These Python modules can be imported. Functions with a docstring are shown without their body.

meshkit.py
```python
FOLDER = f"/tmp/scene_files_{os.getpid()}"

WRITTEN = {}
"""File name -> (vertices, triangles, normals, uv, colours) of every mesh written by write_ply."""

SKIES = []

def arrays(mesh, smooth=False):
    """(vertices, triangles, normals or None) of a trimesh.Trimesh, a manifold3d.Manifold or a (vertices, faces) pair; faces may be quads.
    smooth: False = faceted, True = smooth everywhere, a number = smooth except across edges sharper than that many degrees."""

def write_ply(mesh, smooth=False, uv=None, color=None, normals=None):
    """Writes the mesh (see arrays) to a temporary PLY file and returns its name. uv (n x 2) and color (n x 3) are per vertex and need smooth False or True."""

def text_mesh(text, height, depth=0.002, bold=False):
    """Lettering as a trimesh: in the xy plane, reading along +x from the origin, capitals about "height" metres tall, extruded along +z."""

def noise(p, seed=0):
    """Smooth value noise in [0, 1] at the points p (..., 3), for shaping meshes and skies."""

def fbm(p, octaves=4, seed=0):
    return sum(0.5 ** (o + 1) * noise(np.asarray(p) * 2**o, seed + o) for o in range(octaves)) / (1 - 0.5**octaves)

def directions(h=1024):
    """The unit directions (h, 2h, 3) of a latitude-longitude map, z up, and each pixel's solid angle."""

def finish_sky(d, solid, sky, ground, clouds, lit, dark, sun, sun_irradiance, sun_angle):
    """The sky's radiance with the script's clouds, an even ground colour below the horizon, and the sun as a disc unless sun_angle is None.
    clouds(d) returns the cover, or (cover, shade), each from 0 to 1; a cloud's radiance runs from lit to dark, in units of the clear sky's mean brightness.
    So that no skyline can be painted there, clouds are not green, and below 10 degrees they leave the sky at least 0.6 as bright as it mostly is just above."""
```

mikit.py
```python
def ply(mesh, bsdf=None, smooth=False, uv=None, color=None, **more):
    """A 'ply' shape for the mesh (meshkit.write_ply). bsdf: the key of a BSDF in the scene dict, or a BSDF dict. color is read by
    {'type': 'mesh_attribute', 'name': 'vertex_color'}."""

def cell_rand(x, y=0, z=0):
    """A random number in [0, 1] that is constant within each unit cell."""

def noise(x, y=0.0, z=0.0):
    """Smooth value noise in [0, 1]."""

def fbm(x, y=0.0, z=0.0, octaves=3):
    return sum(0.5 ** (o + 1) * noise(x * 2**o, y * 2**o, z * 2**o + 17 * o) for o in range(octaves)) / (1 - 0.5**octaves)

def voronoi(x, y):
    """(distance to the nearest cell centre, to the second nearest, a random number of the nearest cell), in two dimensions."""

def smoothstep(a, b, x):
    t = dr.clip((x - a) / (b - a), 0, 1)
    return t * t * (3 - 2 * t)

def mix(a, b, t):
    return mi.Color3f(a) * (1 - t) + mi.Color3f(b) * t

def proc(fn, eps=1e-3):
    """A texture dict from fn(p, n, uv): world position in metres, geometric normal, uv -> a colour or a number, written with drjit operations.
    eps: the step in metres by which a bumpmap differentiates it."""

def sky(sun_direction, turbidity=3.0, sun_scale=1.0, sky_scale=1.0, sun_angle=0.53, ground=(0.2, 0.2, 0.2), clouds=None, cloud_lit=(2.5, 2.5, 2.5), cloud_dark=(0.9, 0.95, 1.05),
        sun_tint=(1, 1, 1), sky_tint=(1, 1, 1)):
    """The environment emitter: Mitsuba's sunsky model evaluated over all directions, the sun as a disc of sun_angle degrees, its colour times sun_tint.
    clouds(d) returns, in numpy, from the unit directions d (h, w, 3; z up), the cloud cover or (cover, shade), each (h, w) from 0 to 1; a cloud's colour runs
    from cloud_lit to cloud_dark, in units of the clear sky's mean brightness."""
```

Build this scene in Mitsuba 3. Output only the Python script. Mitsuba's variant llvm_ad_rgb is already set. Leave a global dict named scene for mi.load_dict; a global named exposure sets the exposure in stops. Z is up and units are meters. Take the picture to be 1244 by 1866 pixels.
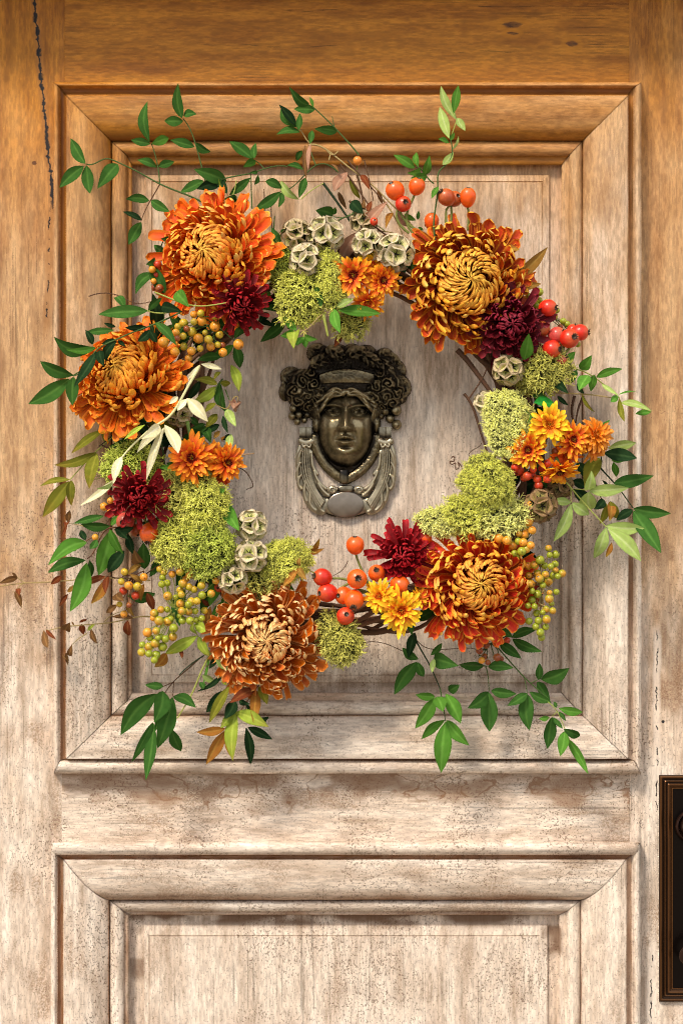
import math, random, numpy as np, trimesh, drjit as dr, mitsuba as mi, mikit, meshkit
from mikit import noise, fbm, smoothstep, mix

# ------------------------------------------------------------------ camera, sky, exposure
T = mi.ScalarTransform4f
S = 0.00055            # metres of the door's face per unit of the plan below
D = 2.2                # camera distance
ZC = 1.45              # camera height
exposure = 3.27
FOV = 2 * math.degrees(math.atan(0.5 * 1866 * S / D))
scene = {}
labels = {}
scene['camera'] = {'type': 'perspective', 'fov': FOV, 'fov_axis': 'y', 'near_clip': 0.05, 'far_clip': 50.0,
                   'to_world': T().look_at(origin=[0, -D, ZC], target=[0, 0, ZC], up=[0, 0, 1])}
scene['sky'] = mikit.sky([-0.40, -0.66, 0.80], turbidity=3, sun_scale=0.30, sun_angle=14, clouds=lambda d: 1.0,
                         ground=(0.24, 0.21, 0.17), cloud_lit=(1.30, 1.33, 1.36), sun_tint=(0.94, 0.985, 1.07))
rng = np.random.default_rng(7)


def P(px, py, d):
    """plan position (1244 x 1866 units on the door's face) at d metres out of the door -> world"""
    f = S * (D - d) / D
    return np.array([(px - 622) * f, -d, ZC + (933 - py) * f])


# ------------------------------------------------------------------ naming
count = {}


def key_for(base):
    n = count.get(base, 0)
    count[base] = n + 1
    return base if n == 0 else f'{base}_{n:03d}'


def add(name, mesh, bsdf, parent=None, smooth=True, uv=None, color=None):
    k = key_for(f'{parent}__{name}' if parent else name)
    put(k, mesh, bsdf, smooth, uv, color)
    return k


# Colours per vertex travel in the uv slot: every mesh has a row of TABLE (mean colour and two colour axes, fitted to its own colours);
# the whole parts of u and v hold the row, their fractions the place along the two axes.
TABLE = []


def put(k, mesh, bsdf, smooth=True, uv=None, color=None):
    if color is not None:
        c = np.asarray(color, float)
        m = c.mean(0)
        _, _, vt = np.linalg.svd(c - m, full_matrices=False) if len(c) > 3 else (0, 0, np.eye(3))
        ab = (c - m) @ vt[:2].T
        lo, hi = ab.min(0), ab.max(0)
        span = np.maximum(hi - lo, 1e-4)
        fr = 0.02 + 0.96 * (ab - lo) / span
        e = vt[:2] * span[:, None] / 0.96
        TABLE.append(np.concatenate([m + (lo - 0.02 * span / 0.96) @ vt[:2], e[0], e[1]]))
        row = len(TABLE) - 1
        uv = fr + np.array([row // 64, row % 64])
    scene[k] = mikit.ply(mesh, bsdf, smooth=smooth, uv=uv)


def palette(p, n, uv):
    if not hasattr(palette, 'cols'):
        t = np.array(TABLE, np.float32)
        palette.cols = [mi.Float(np.ascontiguousarray(t[:, i])) for i in range(9)]
    hi, lo = dr.floor(uv.x), dr.floor(uv.y)
    a, b = uv.x - hi, uv.y - lo
    i = mi.UInt32(dr.clip(hi * 64 + lo, 0, len(TABLE) - 1))
    g = [dr.gather(mi.Float, c, i) for c in palette.cols]
    return mi.Color3f(*[dr.clip(g[k] + a * g[3 + k] + b * g[6 + k], 0, 1) for k in range(3)])


def thing(name, label, cat, group=None):
    k = key_for(name)
    labels[k] = {'label': label, 'category': cat}
    if group:
        labels[k]['group'] = group
    return k


# ------------------------------------------------------------------ materials
def XY(p):
    return p.x / S + 622.0, 933.0 - (p.z - ZC) / S


AMBER, AMBER2 = (0.27, 0.088, 0.004), (0.50, 0.20, 0.012)
TAN, TAN2 = (0.34, 0.185, 0.085), (0.54, 0.35, 0.185)
PALE, PALE2 = (0.46, 0.36, 0.28), (0.74, 0.66, 0.58)


def wood_fn(across, along, rail=0):
    def fn(p, n, uv):
        X, Y = XY(p)
        a, l = (X, Y) if across == 'x' else (Y, X)
        low = fbm(X / 170.0, Y / 170.0, 3.0, 3)
        mid = fbm(a / 26.0, l / 75.0, 7.0, 3)
        fib = fbm(a / 2.6, l / 13.0, 11.0, 3)
        band = fbm(a / 13.0, l / 210.0, 15.0, 3)
        fine = noise(a / 1.3, l / 3.6, 5.0)
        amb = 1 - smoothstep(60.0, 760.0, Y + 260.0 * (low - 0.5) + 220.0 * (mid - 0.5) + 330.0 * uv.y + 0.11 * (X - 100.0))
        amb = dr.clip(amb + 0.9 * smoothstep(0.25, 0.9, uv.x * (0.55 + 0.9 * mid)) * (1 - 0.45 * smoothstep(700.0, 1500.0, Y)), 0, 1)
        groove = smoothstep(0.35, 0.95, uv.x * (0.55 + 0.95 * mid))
        if rail == 1:
            amb = dr.clip(amb + 0.35, 0, 1)
        pal = 0.92 * smoothstep(760.0, 1560.0, Y + 420.0 * (low - 0.5) + 380 * (mid - 0.5) + uv.y * 800.0)
        g = dr.clip(0.08 + 0.45 * fib + 0.22 * fine + 0.65 * (mid - 0.5) + 0.95 * (band - 0.36), 0, 1)
        c = mix(mix(TAN, TAN2, g), mix(PALE, PALE2, g), pal)
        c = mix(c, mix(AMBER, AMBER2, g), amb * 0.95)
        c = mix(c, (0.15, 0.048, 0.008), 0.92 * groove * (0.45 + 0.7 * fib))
        # grey-brown weather blotches
        blot = smoothstep(0.52, 0.80, fbm(a / 22.0, l / 95.0, 21.0, 4))
        c = mix(c, c * mi.Color3f(0.62, 0.55, 0.48), blot * (0.25 + 0.7 * fib) * (1 - 0.45 * uv.y))
        c = c * (0.87 + 0.26 * smoothstep(0.2, 0.8, fib))
        smud = smoothstep(0.46, 0.74, fbm(a / 34.0, l / 70.0, 27.0, 4)) * smoothstep(500.0, 1200.0, Y) * (1 - 0.5 * uv.y)
        c = mix(c, c * mi.Color3f(0.56, 0.46, 0.38), 0.85 * smud * (0.25 + 0.75 * smoothstep(0.3, 0.7, noise(X / 1.9, Y / 1.9, 29.0) * 0.6 + 0.4 * fib)))
        # mildew specks, thicker low on the door and in patches
        patch = smoothstep(0.36, 0.70, fbm(X / 95.0, Y / 120.0, 33.0, 3))
        amt = smoothstep(380.0, 1250.0, Y) * (0.30 + 0.66 * patch * patch) + 0.10
        sp = noise(X / (2.1 if across == 'x' else 2.9), Y / (3.0 if across == 'x' else 2.1), 41.0) * 0.55 + noise(X / 1.3, Y / 1.7, 43.0) * 0.45
        speck = smoothstep(0.70 - 0.13 * amt, 0.84 - 0.09 * amt, sp) * dr.minimum(1.0, amt * 1.4)
        c = mix(c, (0.10, 0.056, 0.032), 0.66 * speck)
        # long dark fibres
        streak = smoothstep(0.74, 0.88, noise(a / 2.4, l / 120.0, 51.0)) * smoothstep(0.4, 0.7, low)
        c = c * (1 - 0.35 * streak)
        if rail == 2:      # tide marks of old water on the lower rail
            w = Y - 1455.0 - 46.0 * (fbm(X / 85.0, 2.0, 60.0, 4) - 0.5) * 2.4 - 16 * (noise(X / 22.0, Y / 18.0, 61.0) - 0.5)
            inside = (1 - smoothstep(-10.0, 26.0, w)) * smoothstep(0.30, 0.62, fbm(X / 70.0, Y / 38.0, 62.0, 3))
            edge = smoothstep(0.80, 0.98, 1 - dr.abs(fbm(X / 75.0, Y / 42.0, 64.0, 4) - 0.5) * 9.0) * (1 - smoothstep(0.0, 30.0, w))
            c = mix(c, (0.235, 0.125, 0.065), dr.clip(0.72 * inside + 0.65 * edge, 0, 0.9))
        if rail == 1:      # knots of the top rail and the hair cracks through them
            for kx, ky, rx, ry in ((933.0, 45.0, 21.0, 7.0), (933.0, 61.0, 13.0, 3.0), (1041.0, 80.0, 13.0, 6.0), (60.0, 296.0, 5.0, 5.0)):
                dx, dy = (X - kx) / rx, (Y - ky + 1.5 * (noise(X / 6.0, 3.0, ky) - 0.5)) / ry
                q = dx * dx + dr.abs(dy)
                c = mix(c, (0.055, 0.02, 0.012), (1 - smoothstep(0.55, 1.05, q)) * (0.55 + 0.45 * fine))
                c = mix(c, AMBER2, 0.45 * (1 - smoothstep(0.0, 1.6, dr.abs(q - 1.9))))
            for y0, x0, x1 in ((83.0, 350.0, 640.0), (94.0, 760.0, 960.0), (79.0, 1050.0, 1145.0), (20.0, 500.0, 700.0), (12.0, 830.0, 1010.0)):
                yy = y0 + 7 * (noise(X / 55.0, y0, 70.0) - 0.5)
                c = c * (1 - 0.55 * (1 - smoothstep(0.2, 1.5, dr.abs(Y - yy))) * smoothstep(x0, x0 + 40, X) * (1 - smoothstep(x1 - 40, x1, X)) * smoothstep(.3, .6, noise(X / 20.0, y0, 71.0)))
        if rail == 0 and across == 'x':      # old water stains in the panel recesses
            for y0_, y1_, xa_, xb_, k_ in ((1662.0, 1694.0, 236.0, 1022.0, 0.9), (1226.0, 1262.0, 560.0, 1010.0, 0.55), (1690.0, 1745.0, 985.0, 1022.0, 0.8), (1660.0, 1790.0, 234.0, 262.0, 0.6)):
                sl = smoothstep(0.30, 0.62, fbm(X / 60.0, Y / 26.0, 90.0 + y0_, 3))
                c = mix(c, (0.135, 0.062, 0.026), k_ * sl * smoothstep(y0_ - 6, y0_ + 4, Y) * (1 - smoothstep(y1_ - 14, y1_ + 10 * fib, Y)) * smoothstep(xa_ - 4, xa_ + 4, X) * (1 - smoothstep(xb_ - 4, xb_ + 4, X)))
        if rail == 3:      # filler that has cracked out along the glue line of the stiles
            for xs, ya, yb, drift in ((58.0, -50.0, 420.0, 0.095), (93.0, 360.0, 640.0, -0.03), (1196.0, 1130.0, 1520.0, 0.0), (1188.0, 1690.0, 1900.0, -0.02)):
                line = xs + drift * (Y - ya) + 5.0 * (fbm(Y / 26.0, xs, 80.0, 3) - 0.5)
                wide = (2.7 if xs < 90 else 1.1 if xs < 500 else 0.9) * smoothstep(0.42, 0.62, noise(Y / 6.5, xs, 81.0)) + (1.6 if xs < 90 else 0.0)
                on = smoothstep(ya, ya + 40, Y) * (1 - smoothstep(yb - 60, yb, Y))
                hal = (1 - smoothstep(3.0, 10.0, dr.abs(X - line))) * on
                c = mix(c, (0.30, 0.13, 0.035) if xs < 500 else PALE2, 0.5 * hal)
                c = mix(c, (0.012, 0.008, 0.008), (1 - smoothstep(wide * 0.5, wide + 0.6, dr.abs(X - line + 3.0 * (noise(Y / 4.0, X / 4.0, 82.0) - 0.5)))) * on * smoothstep(0.0, 0.5, wide))
            q = dr.sqrt(dr.square(X - 1207.0) + dr.square(Y - 1315.0))
            c = mix(c, (0.01, 0.008, 0.008), 1 - smoothstep(2.2, 3.6, q))
            q = dr.sqrt(dr.square((X - 63.0) / 4.5) + dr.square((Y - 297.0) / 4.0))
            c = mix(c, (0.12, 0.045, 0.012), (1 - smoothstep(0.75, 1.15, q)))
        return c
    return fn


def bump_fn(across):
    def fn(p, n, uv):
        X, Y = XY(p)
        a, l = (X, Y) if across == 'x' else (Y, X)
        return noise(a / 2.6, l / 16.0, 11.0) * 0.5 + noise(a / 1.6, l / 6.0, 5.0) * 0.3 + noise(X / 9.0, Y / 9.0, 9.0) * 0.4
    return fn


BV, BH = mikit.proc(bump_fn('x'), eps=4e-4), mikit.proc(bump_fn('y'), eps=4e-4)


def wood(name, across, along, rail=0):
    scene[name] = {'type': 'twosided', 'b': {'type': 'bumpmap', 'arbitrary': BV if across == 'x' else BH, 'scale': 0.00022,
                   'nested': {'type': 'principled', 'base_color': mikit.proc(wood_fn(across, along, rail)), 'roughness': 0.58, 'specular': 0.35}}}


wood('wood_upright', 'x', 'y')
wood('wood_stile', 'x', 'y', 3)
wood('wood_level', 'y', 'x')
wood('wood_top_rail', 'y', 'x', 1)
wood('wood_low_rail', 'y', 'x', 2)
VC = mikit.proc(palette)
scene['petal'] = {'type': 'twosided', 'b': {'type': 'principled', 'base_color': VC, 'roughness': 0.62, 'specular': 0.25, 'sheen': 0.08}}
scene['leaf_skin'] = {'type': 'principledthin', 'base_color': VC, 'roughness': 0.38, 'spec_trans': 0.0, 'diff_trans': 0.45, 'eta': 1.42}
scene['fruit'] = {'type': 'twosided', 'b': {'type': 'principled', 'base_color': VC, 'roughness': 0.32, 'specular': 0.45, 'clearcoat': 0.22, 'clearcoat_gloss': 0.9}}
scene['matt'] = {'type': 'twosided', 'b': {'type': 'principled', 'base_color': VC, 'roughness': 0.75, 'specular': 0.25}}
scene['bronze'] = {'type': 'twosided', 'b': {'type': 'principled', 'base_color': VC, 'metallic': 0.82, 'roughness': 0.26, 'specular': 0.5}}
scene['dark_bronze'] = {'type': 'twosided', 'b': {'type': 'principled', 'base_color': VC, 'metallic': 0.75, 'roughness': 0.22, 'specular': 0.5}}

# ------------------------------------------------------------------ the door
door = thing('wooden_door', 'weathered varnished wooden door with moulded panels, behind the wreath and the knocker', 'door')


def board(name, x0, x1, y0, y1, bsdf, front=0.0, back=-0.045, ch=0.0007, tone=(0.0, 0.0), label=None):
    """a plank with eased edges; extents in plan units"""
    c = ch / S
    def loop(i, d):
        return [P(x0 + i, y0 + i, d), P(x1 - i, y0 + i, d), P(x1 - i, y1 - i, d), P(x0 + i, y1 - i, d)]
    v = np.array(loop(0, back) + loop(0, front - ch) + loop(c, front))
    f = []
    for a in (0, 4):
        for i in range(4):
            j = (i + 1) % 4
            f += [[a + i, a + j, a + 4 + j], [a + i, a + 4 + j, a + 4 + i]]
    f += [[8, 9, 10], [8, 10, 11]]
    k = add(name, trimesh.Trimesh(v, f, process=False), bsdf, door, smooth=False, uv=np.tile(np.array([tone]), (len(v), 1)))
    if label:
        labels[k] = {'label': label}
    return k


G = 0.5
board('stile', -160, 206, -160, 2100, 'wood_stile')
board('stile', 1054, 1420, -160, 2100, 'wood_stile')
board('rail', 118, 1145.5, -160, 264, 'wood_top_rail', front=0.0006, label='amber top rail with two dark knots')
board('rail', 113, 1146.5, 1298, 1642, 'wood_low_rail', front=0.0006, label='bleached middle rail with brown water stains')


# unseen door head, added above the view to shade the top rail
hv = trimesh.creation.box([1.2, 0.095, 0.16]); hv.apply_translation([0, -0.0475, P(622, -62, 0)[2] + 0.08])
scene['added_door_head'] = mikit.ply(hv, 'wood_level', smooth=False, uv=np.zeros((len(hv.vertices), 2)))
labels['added_door_head'] = {'kind': 'structure', 'label': 'unseen projecting wooden head added above the door to shade the top rail'}


def prof_curve(kn, n=7):
    """profile of the bolection moulding as groups (t index into the side's knots, depth): kn = number of knots"""
    out = []
    th = np.linspace(0, math.pi, 9)
    out.append([(0 + (1 - math.cos(a)) / 2, 0.0125 + 0.0050 * math.sin(a)) for a in th])              # outer bead
    out.insert(0, [(0, -0.004), (0, 0.0125)])
    out.append([(1.0 + 1.0 * s, 0.0125 - 0.0022 * math.sin(math.pi * s) + 0.001 * s) for s in np.linspace(0, 1, 6)])  # quirk
    out.append([(2.0, 0.0135), (2.0, 0.0190)])
    out.append([(2.0 + s, 0.0040 + 0.0165 * math.sqrt(max(0, 1 - s ** 2.1)) ** 1.15 - 0.0015 * (1 - s) ** 3) for s in list(np.linspace(0, 0.9, 12)) + [0.94, 0.97, 0.99, 1.0]])    # ovolo
    out.append([(3.0, 0.0040), (3.0, 0.0022)])
    out.append([(3.0 + (1 - math.cos(a)) / 2, 0.0022 + 0.0056 * math.sin(a)) for a in np.linspace(0, math.pi * 0.93, 9)])   # inner bead
    out.append([(4.0, 0.0034), (4.12, 0.0012), (4.25, 0.0010)])
    out.append([(4.25, 0.0010), (4.6, 0.0016), (4.9, 0.0010), (5.0, -0.0006)])
    out.append([(5.0, -0.0006), (5.0, -0.0150)])
    return out


def offs(knots, t):
    return float(np.interp(t, range(len(knots)), knots))


def moulding(side, box, kn, warp=None):
    xl, xr, yt, yb = box

    def o(s, t):
        if warp and s in ('top',) and 2.0 <= t <= 3.0:
            t = 2.0 + 1 - (1 - (t - 2.0)) ** warp
        return offs(kn[s], t)
    vs, fs, uvs, at = [], [], [], 0
    m = 0.85
    for grp in prof_curve(6):
        rows = []
        for t, d in grp:
            if side == 'left':
                x = xl + o('left', t); a = (x, yt + o('top', t) + m); b = (x, yb - o('bottom', t) - m)
            elif side == 'right':
                x = xr - o('right', t); a = (x, yt + o('top', t) + m); b = (x, yb - o('bottom', t) - m)
            elif side == 'top':
                y = yt + o('top', t); a = (xl + o('left', t) + m, y); b = (xr - o('right', t) - m, y)
            else:
                y = yb - o('bottom', t); a = (xl + o('left', t) + m, y); b = (xr - o('right', t) - m, y)
            rows.append((a, b, d, t))
        n = 70
        for a, b, d, t in rows:
            varn_shade = (1.0 if 1.05 < t < 1.95 else 0.95 if 2.975 < t <= 3.0 else 0.6 if t > 4.05 or t == 0 else float(np.interp(t, [2, 2.4, 3], [.06, .12, .82 if side == 'top' else .5])) if 2 <= t < 3 else 0.06)  # groove varnish; on the top moulding also shade painted into the inner ovolo
            if side == 'right': varn_shade *= .62
            if side == 'bottom': varn_shade *= .8
            for i in range(n):
                u = i / (n - 1)
                wx, wy = a[0] + (b[0] - a[0]) * u, a[1] + (b[1] - a[1]) * u
                w_ = meshkit.noise(np.array([[wx / 45, wy / 45, t * 1.7], [wx / 14, wy / 14, 9 + t * 2]]), 3) - .5
                off = (1.3 * w_[0] + .5 * w_[1]) * min(1, 14 * min(u, 1 - u))
                dd = (d * 1.3 if d > 0 else d) + (.0005 * w_[0] + .0003 * w_[1] if d > .0005 else 0)
                vs.append(P(wx + (off if side in ('left', 'right') else 0), wy + (off if side in ('top', 'bottom') else 0), dd))
                uvs.append((varn_shade, dict(left=.25, right=.62, top=.12, bottom=.5)[side] + (.12 if 2.0 <= t <= 2.8 or t < 1 else 0.0)))
        for r in range(len(rows) - 1):
            for i in range(n - 1):
                p = at + r * n + i
                fs += [[p, p + 1, p + n + 1], [p, p + n + 1, p + n]]
        at += len(rows) * n
    add('moulding', trimesh.Trimesh(np.array(vs), np.array(fs), process=False), 'wood_upright' if side in ('left', 'right') else 'wood_level', door, smooth=True, uv=np.array(uvs))


UP = dict(left=[0, 11, 24, 105, 133, 143], right=[0, 13, 25, 107, 131, 145], top=[0, 9, 25, 107, 133, 151], bottom=[0, 23, 27, 106, 131, 147])
for s in ('left', 'right', 'top', 'bottom'):
    moulding(s, (98, 1167.5, 150, 1409.5), UP)
LO = dict(left=[0, 11, 24, 107, 132, 142], right=[0, 14, 27, 109, 133, 148], top=[0, 22, 32, 105, 125, 132], bottom=[0, 22, 32, 105, 125, 132])
for s in ('left', 'right', 'top'):
    moulding(s, (93, 1166, 1535, 2400), LO, warp=1.55)
# the bar with rounded ends that lies over the head of the lower panel
bar_o = []
for a in np.linspace(math.pi / 2, 3 * math.pi / 2, 9):
    bar_o.append((104 + 10.5 * math.cos(a) * 1.0, 1546.5 - 11.5 * math.sin(a)))
for a in np.linspace(-math.pi / 2, math.pi / 2, 9):
    bar_o.append((1153 + 10.5 * math.cos(a), 1546.5 - 11.5 * math.sin(a)))
cx0, cx1 = 104, 1153
vs, fs = [], []
L = 7
for j in range(L):
    q = j / (L - 1) * math.pi / 2
    sc, dd = (math.cos(q * 0.96), 0.0195 + 0.0065 * math.sin(q))
    for x, y in bar_o:
        c0 = min(max(x, cx0), cx1)
        vs.append(P(c0 + (x - c0) * sc, 1546.5 + (y - 1546.5) * sc, dd))
nb = len(bar_o)
for x, y in bar_o:
    vs.append(P(x, y, 0.0))
order = [L] + list(range(L))
for a, b in zip(order[:-1], order[1:]):
    for i in range(nb):
        j = (i + 1) % nb
        fs += [[a * nb + i, a * nb + j, b * nb + j], [a * nb + i, b * nb + j, b * nb + i]]
vs.append(np.mean([vs[(L - 1) * nb + i] for i in range(nb)], axis=0))
for i in range(nb):
    fs.append([(L - 1) * nb + i, (L - 1) * nb + (i + 1) % nb, len(vs) - 1])
k = add('bead_bar', trimesh.Trimesh(np.array(vs), np.array(fs), process=False), 'wood_level', door, smooth=True, uv=np.tile([[0.0, 0.6]], (len(vs), 1)))
labels[k] = {'label': 'bleached round-ended bead bar over the lower panel'}


def panel(x0, x1, y0, y1, bx0, bx1, by0, by1, fx0, fx1, fy0, fy1):
    loops = [((x0, x1, y0, y1), -0.0100), ((bx0, bx1, by0, by1), -0.0100), ((bx0, bx1, by0, by1), -0.0068), ((bx0 + .8, bx1 - .8, by0 + .8, by1 - .8), -0.0064),
             ((fx0 - 3, fx1 + 3, fy0 - 3, fy1 + 3), -0.0052), ((fx0 - 1.2, fx1 + 1.2, fy0 - 1.2, fy1 + 1.2), -0.0064), ((fx0, fx1, fy0, fy1), -0.0052)]
    v, uv, f = [], [], []
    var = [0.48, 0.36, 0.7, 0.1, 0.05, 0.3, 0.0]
    for ((a, b, c, e), d), w in zip(loops, var):
        v += [P(a, c, d), P(b, c, d), P(b, e, d), P(a, e, d)]
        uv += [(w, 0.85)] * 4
    for r in range(len(loops) - 1):
        for i in range(4):
            j = (i + 1) % 4
            a = r * 4
            f += [[a + i, a + j, a + 4 + j], [a + i, a + 4 + j, a + 4 + i]]
    v += v[-4:]; uv += [(0, 0.85)] * 4
    n = len(v) - 4
    f += [[n, n + 1, n + 2], [n, n + 2, n + 3]]
    return add('panel', trimesh.Trimesh(np.array(v), np.array(f), process=False), 'wood_upright', door, smooth=False, uv=np.array(uv))


panel(200, 1060, 260, 1310, 265, 1000, 319, 1244, 279, 986, 333, 1229)
panel(195, 1060, 1630, 2200, 262, 997, 1686, 2150, 274, 980, 1707, 2130)


# ------------------------------------------------------------------ mesh helpers
def join(parts):
    """[(v, f, c)] -> one"""
    at, V, F, C = 0, [], [], []
    for v, f, c in parts:
        V.append(v); F.append(np.asarray(f) + at); C.append(np.broadcast_to(c, v.shape)); at += len(v)
    return np.vstack(V), np.vstack(F), np.vstack(C)


def tri(v, f):
    return trimesh.Trimesh(v, f, process=False)


def spline(pts, n):
    p = np.asarray(pts, float)
    if len(p) == 2:
        t = np.linspace(0, 1, n)[:, None]
        return p[0] * (1 - t) + p[1] * t
    s = np.r_[0, np.cumsum(np.linalg.norm(np.diff(p, axis=0), axis=1) + 1e-9)]
    from scipy.interpolate import PchipInterpolator, CubicSpline
    return CubicSpline(s, p)(np.linspace(0, s[-1], n)) if len(p) > 3 else PchipInterpolator(s, p)(np.linspace(0, s[-1], n))


def tube(pts, r, sides=7, col=(0.2, 0.1, 0.05), caps=True):
    p = np.asarray(pts, float)
    n = len(p)
    r = np.broadcast_to(np.asarray(r, float), (n,))
    t = np.gradient(p, axis=0)
    t /= np.linalg.norm(t, axis=1, keepdims=True) + 1e-12
    a = np.cross(t, [0.05, 1, 0.03]); a /= np.linalg.norm(a, axis=1, keepdims=True) + 1e-12
    b = np.cross(t, a)
    ang = np.arange(sides) * 2 * np.pi / sides
    v = (p[:, None] + r[:, None, None] * (np.cos(ang)[None, :, None] * a[:, None] + np.sin(ang)[None, :, None] * b[:, None])).reshape(-1, 3)
    i, j = np.meshgrid(np.arange(n - 1), np.arange(sides), indexing='ij')
    q = np.stack([i * sides + j, i * sides + (j + 1) % sides, (i + 1) * sides + (j + 1) % sides, (i + 1) * sides + j], -1).reshape(-1, 4)
    f = np.vstack([q[:, [0, 1, 2]], q[:, [0, 2, 3]]])
    if caps:
        v = np.vstack([v, p[0], p[-1]])
        k = np.arange(sides)
        f = np.vstack([f, np.stack([k, (k + 1) % sides, k * 0 + n * sides], 1), np.stack([(n - 1) * sides + k, (n - 1) * sides + (k + 1) % sides, k * 0 + n * sides + 1], 1)])
    return v, f, np.broadcast_to(np.asarray(col, float), v.shape)


def basis(axis, spin=0.0):
    z = np.asarray(axis, float); z /= np.linalg.norm(z)
    x = np.cross([0, 0, 1.0], z)
    if np.linalg.norm(x) < 1e-3:
        x = np.array([1.0, 0, 0])
    x /= np.linalg.norm(x)
    y = np.cross(z, x)
    c, s = math.cos(spin), math.sin(spin)
    return np.stack([c * x + s * y, -s * x + c * y, z], 1)


def face_dir(fx, fy, fz=1.0):
    """right, up, towards the viewer -> world"""
    return np.array([fx, -fz, fy], float)


def shell(C, B, U, W, cup, th, cin, cout, ns=5):
    """a thin petal round a spine C with side B, inner normal U, half width W, cup; colours cin(t, s), cout(t, s)"""
    n = len(C)
    s = np.linspace(-1, 1, ns)
    base = C[:, None] + B[:, None] * (W[:, None] * np.sin(s * 1.45)[None] / math.sin(1.45))[..., None] + U[:, None] * (W[:, None] * cup[:, None] * (s ** 2)[None])[..., None]
    bulge = th * (1 - s ** 2)[None, :, None] * U[:, None]
    v = np.vstack([(base + bulge).reshape(-1, 3), (base - bulge).reshape(-1, 3)])
    t = np.linspace(0, 1, n)
    tt, ss = np.meshgrid(t, s, indexing='ij')
    c = np.vstack([cin(tt, ss).reshape(-1, 3), cout(tt, ss).reshape(-1, 3)])
    i, j = np.meshgrid(np.arange(n - 1), np.arange(ns - 1), indexing='ij')
    q = np.stack([i * ns + j, i * ns + j + 1, (i + 1) * ns + j + 1, (i + 1) * ns + j], -1).reshape(-1, 4)
    f = np.vstack([q[:, [0, 1, 2]], q[:, [0, 2, 3]]])
    return v, np.vstack([f, f[:, ::-1] + n * ns]), np.clip(c, 0, 1)


def ramp(stops, cols):
    cols = np.asarray(cols, float)
    return lambda t: np.stack([np.interp(t, stops, cols[:, k]) for k in range(3)], -1)


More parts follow.
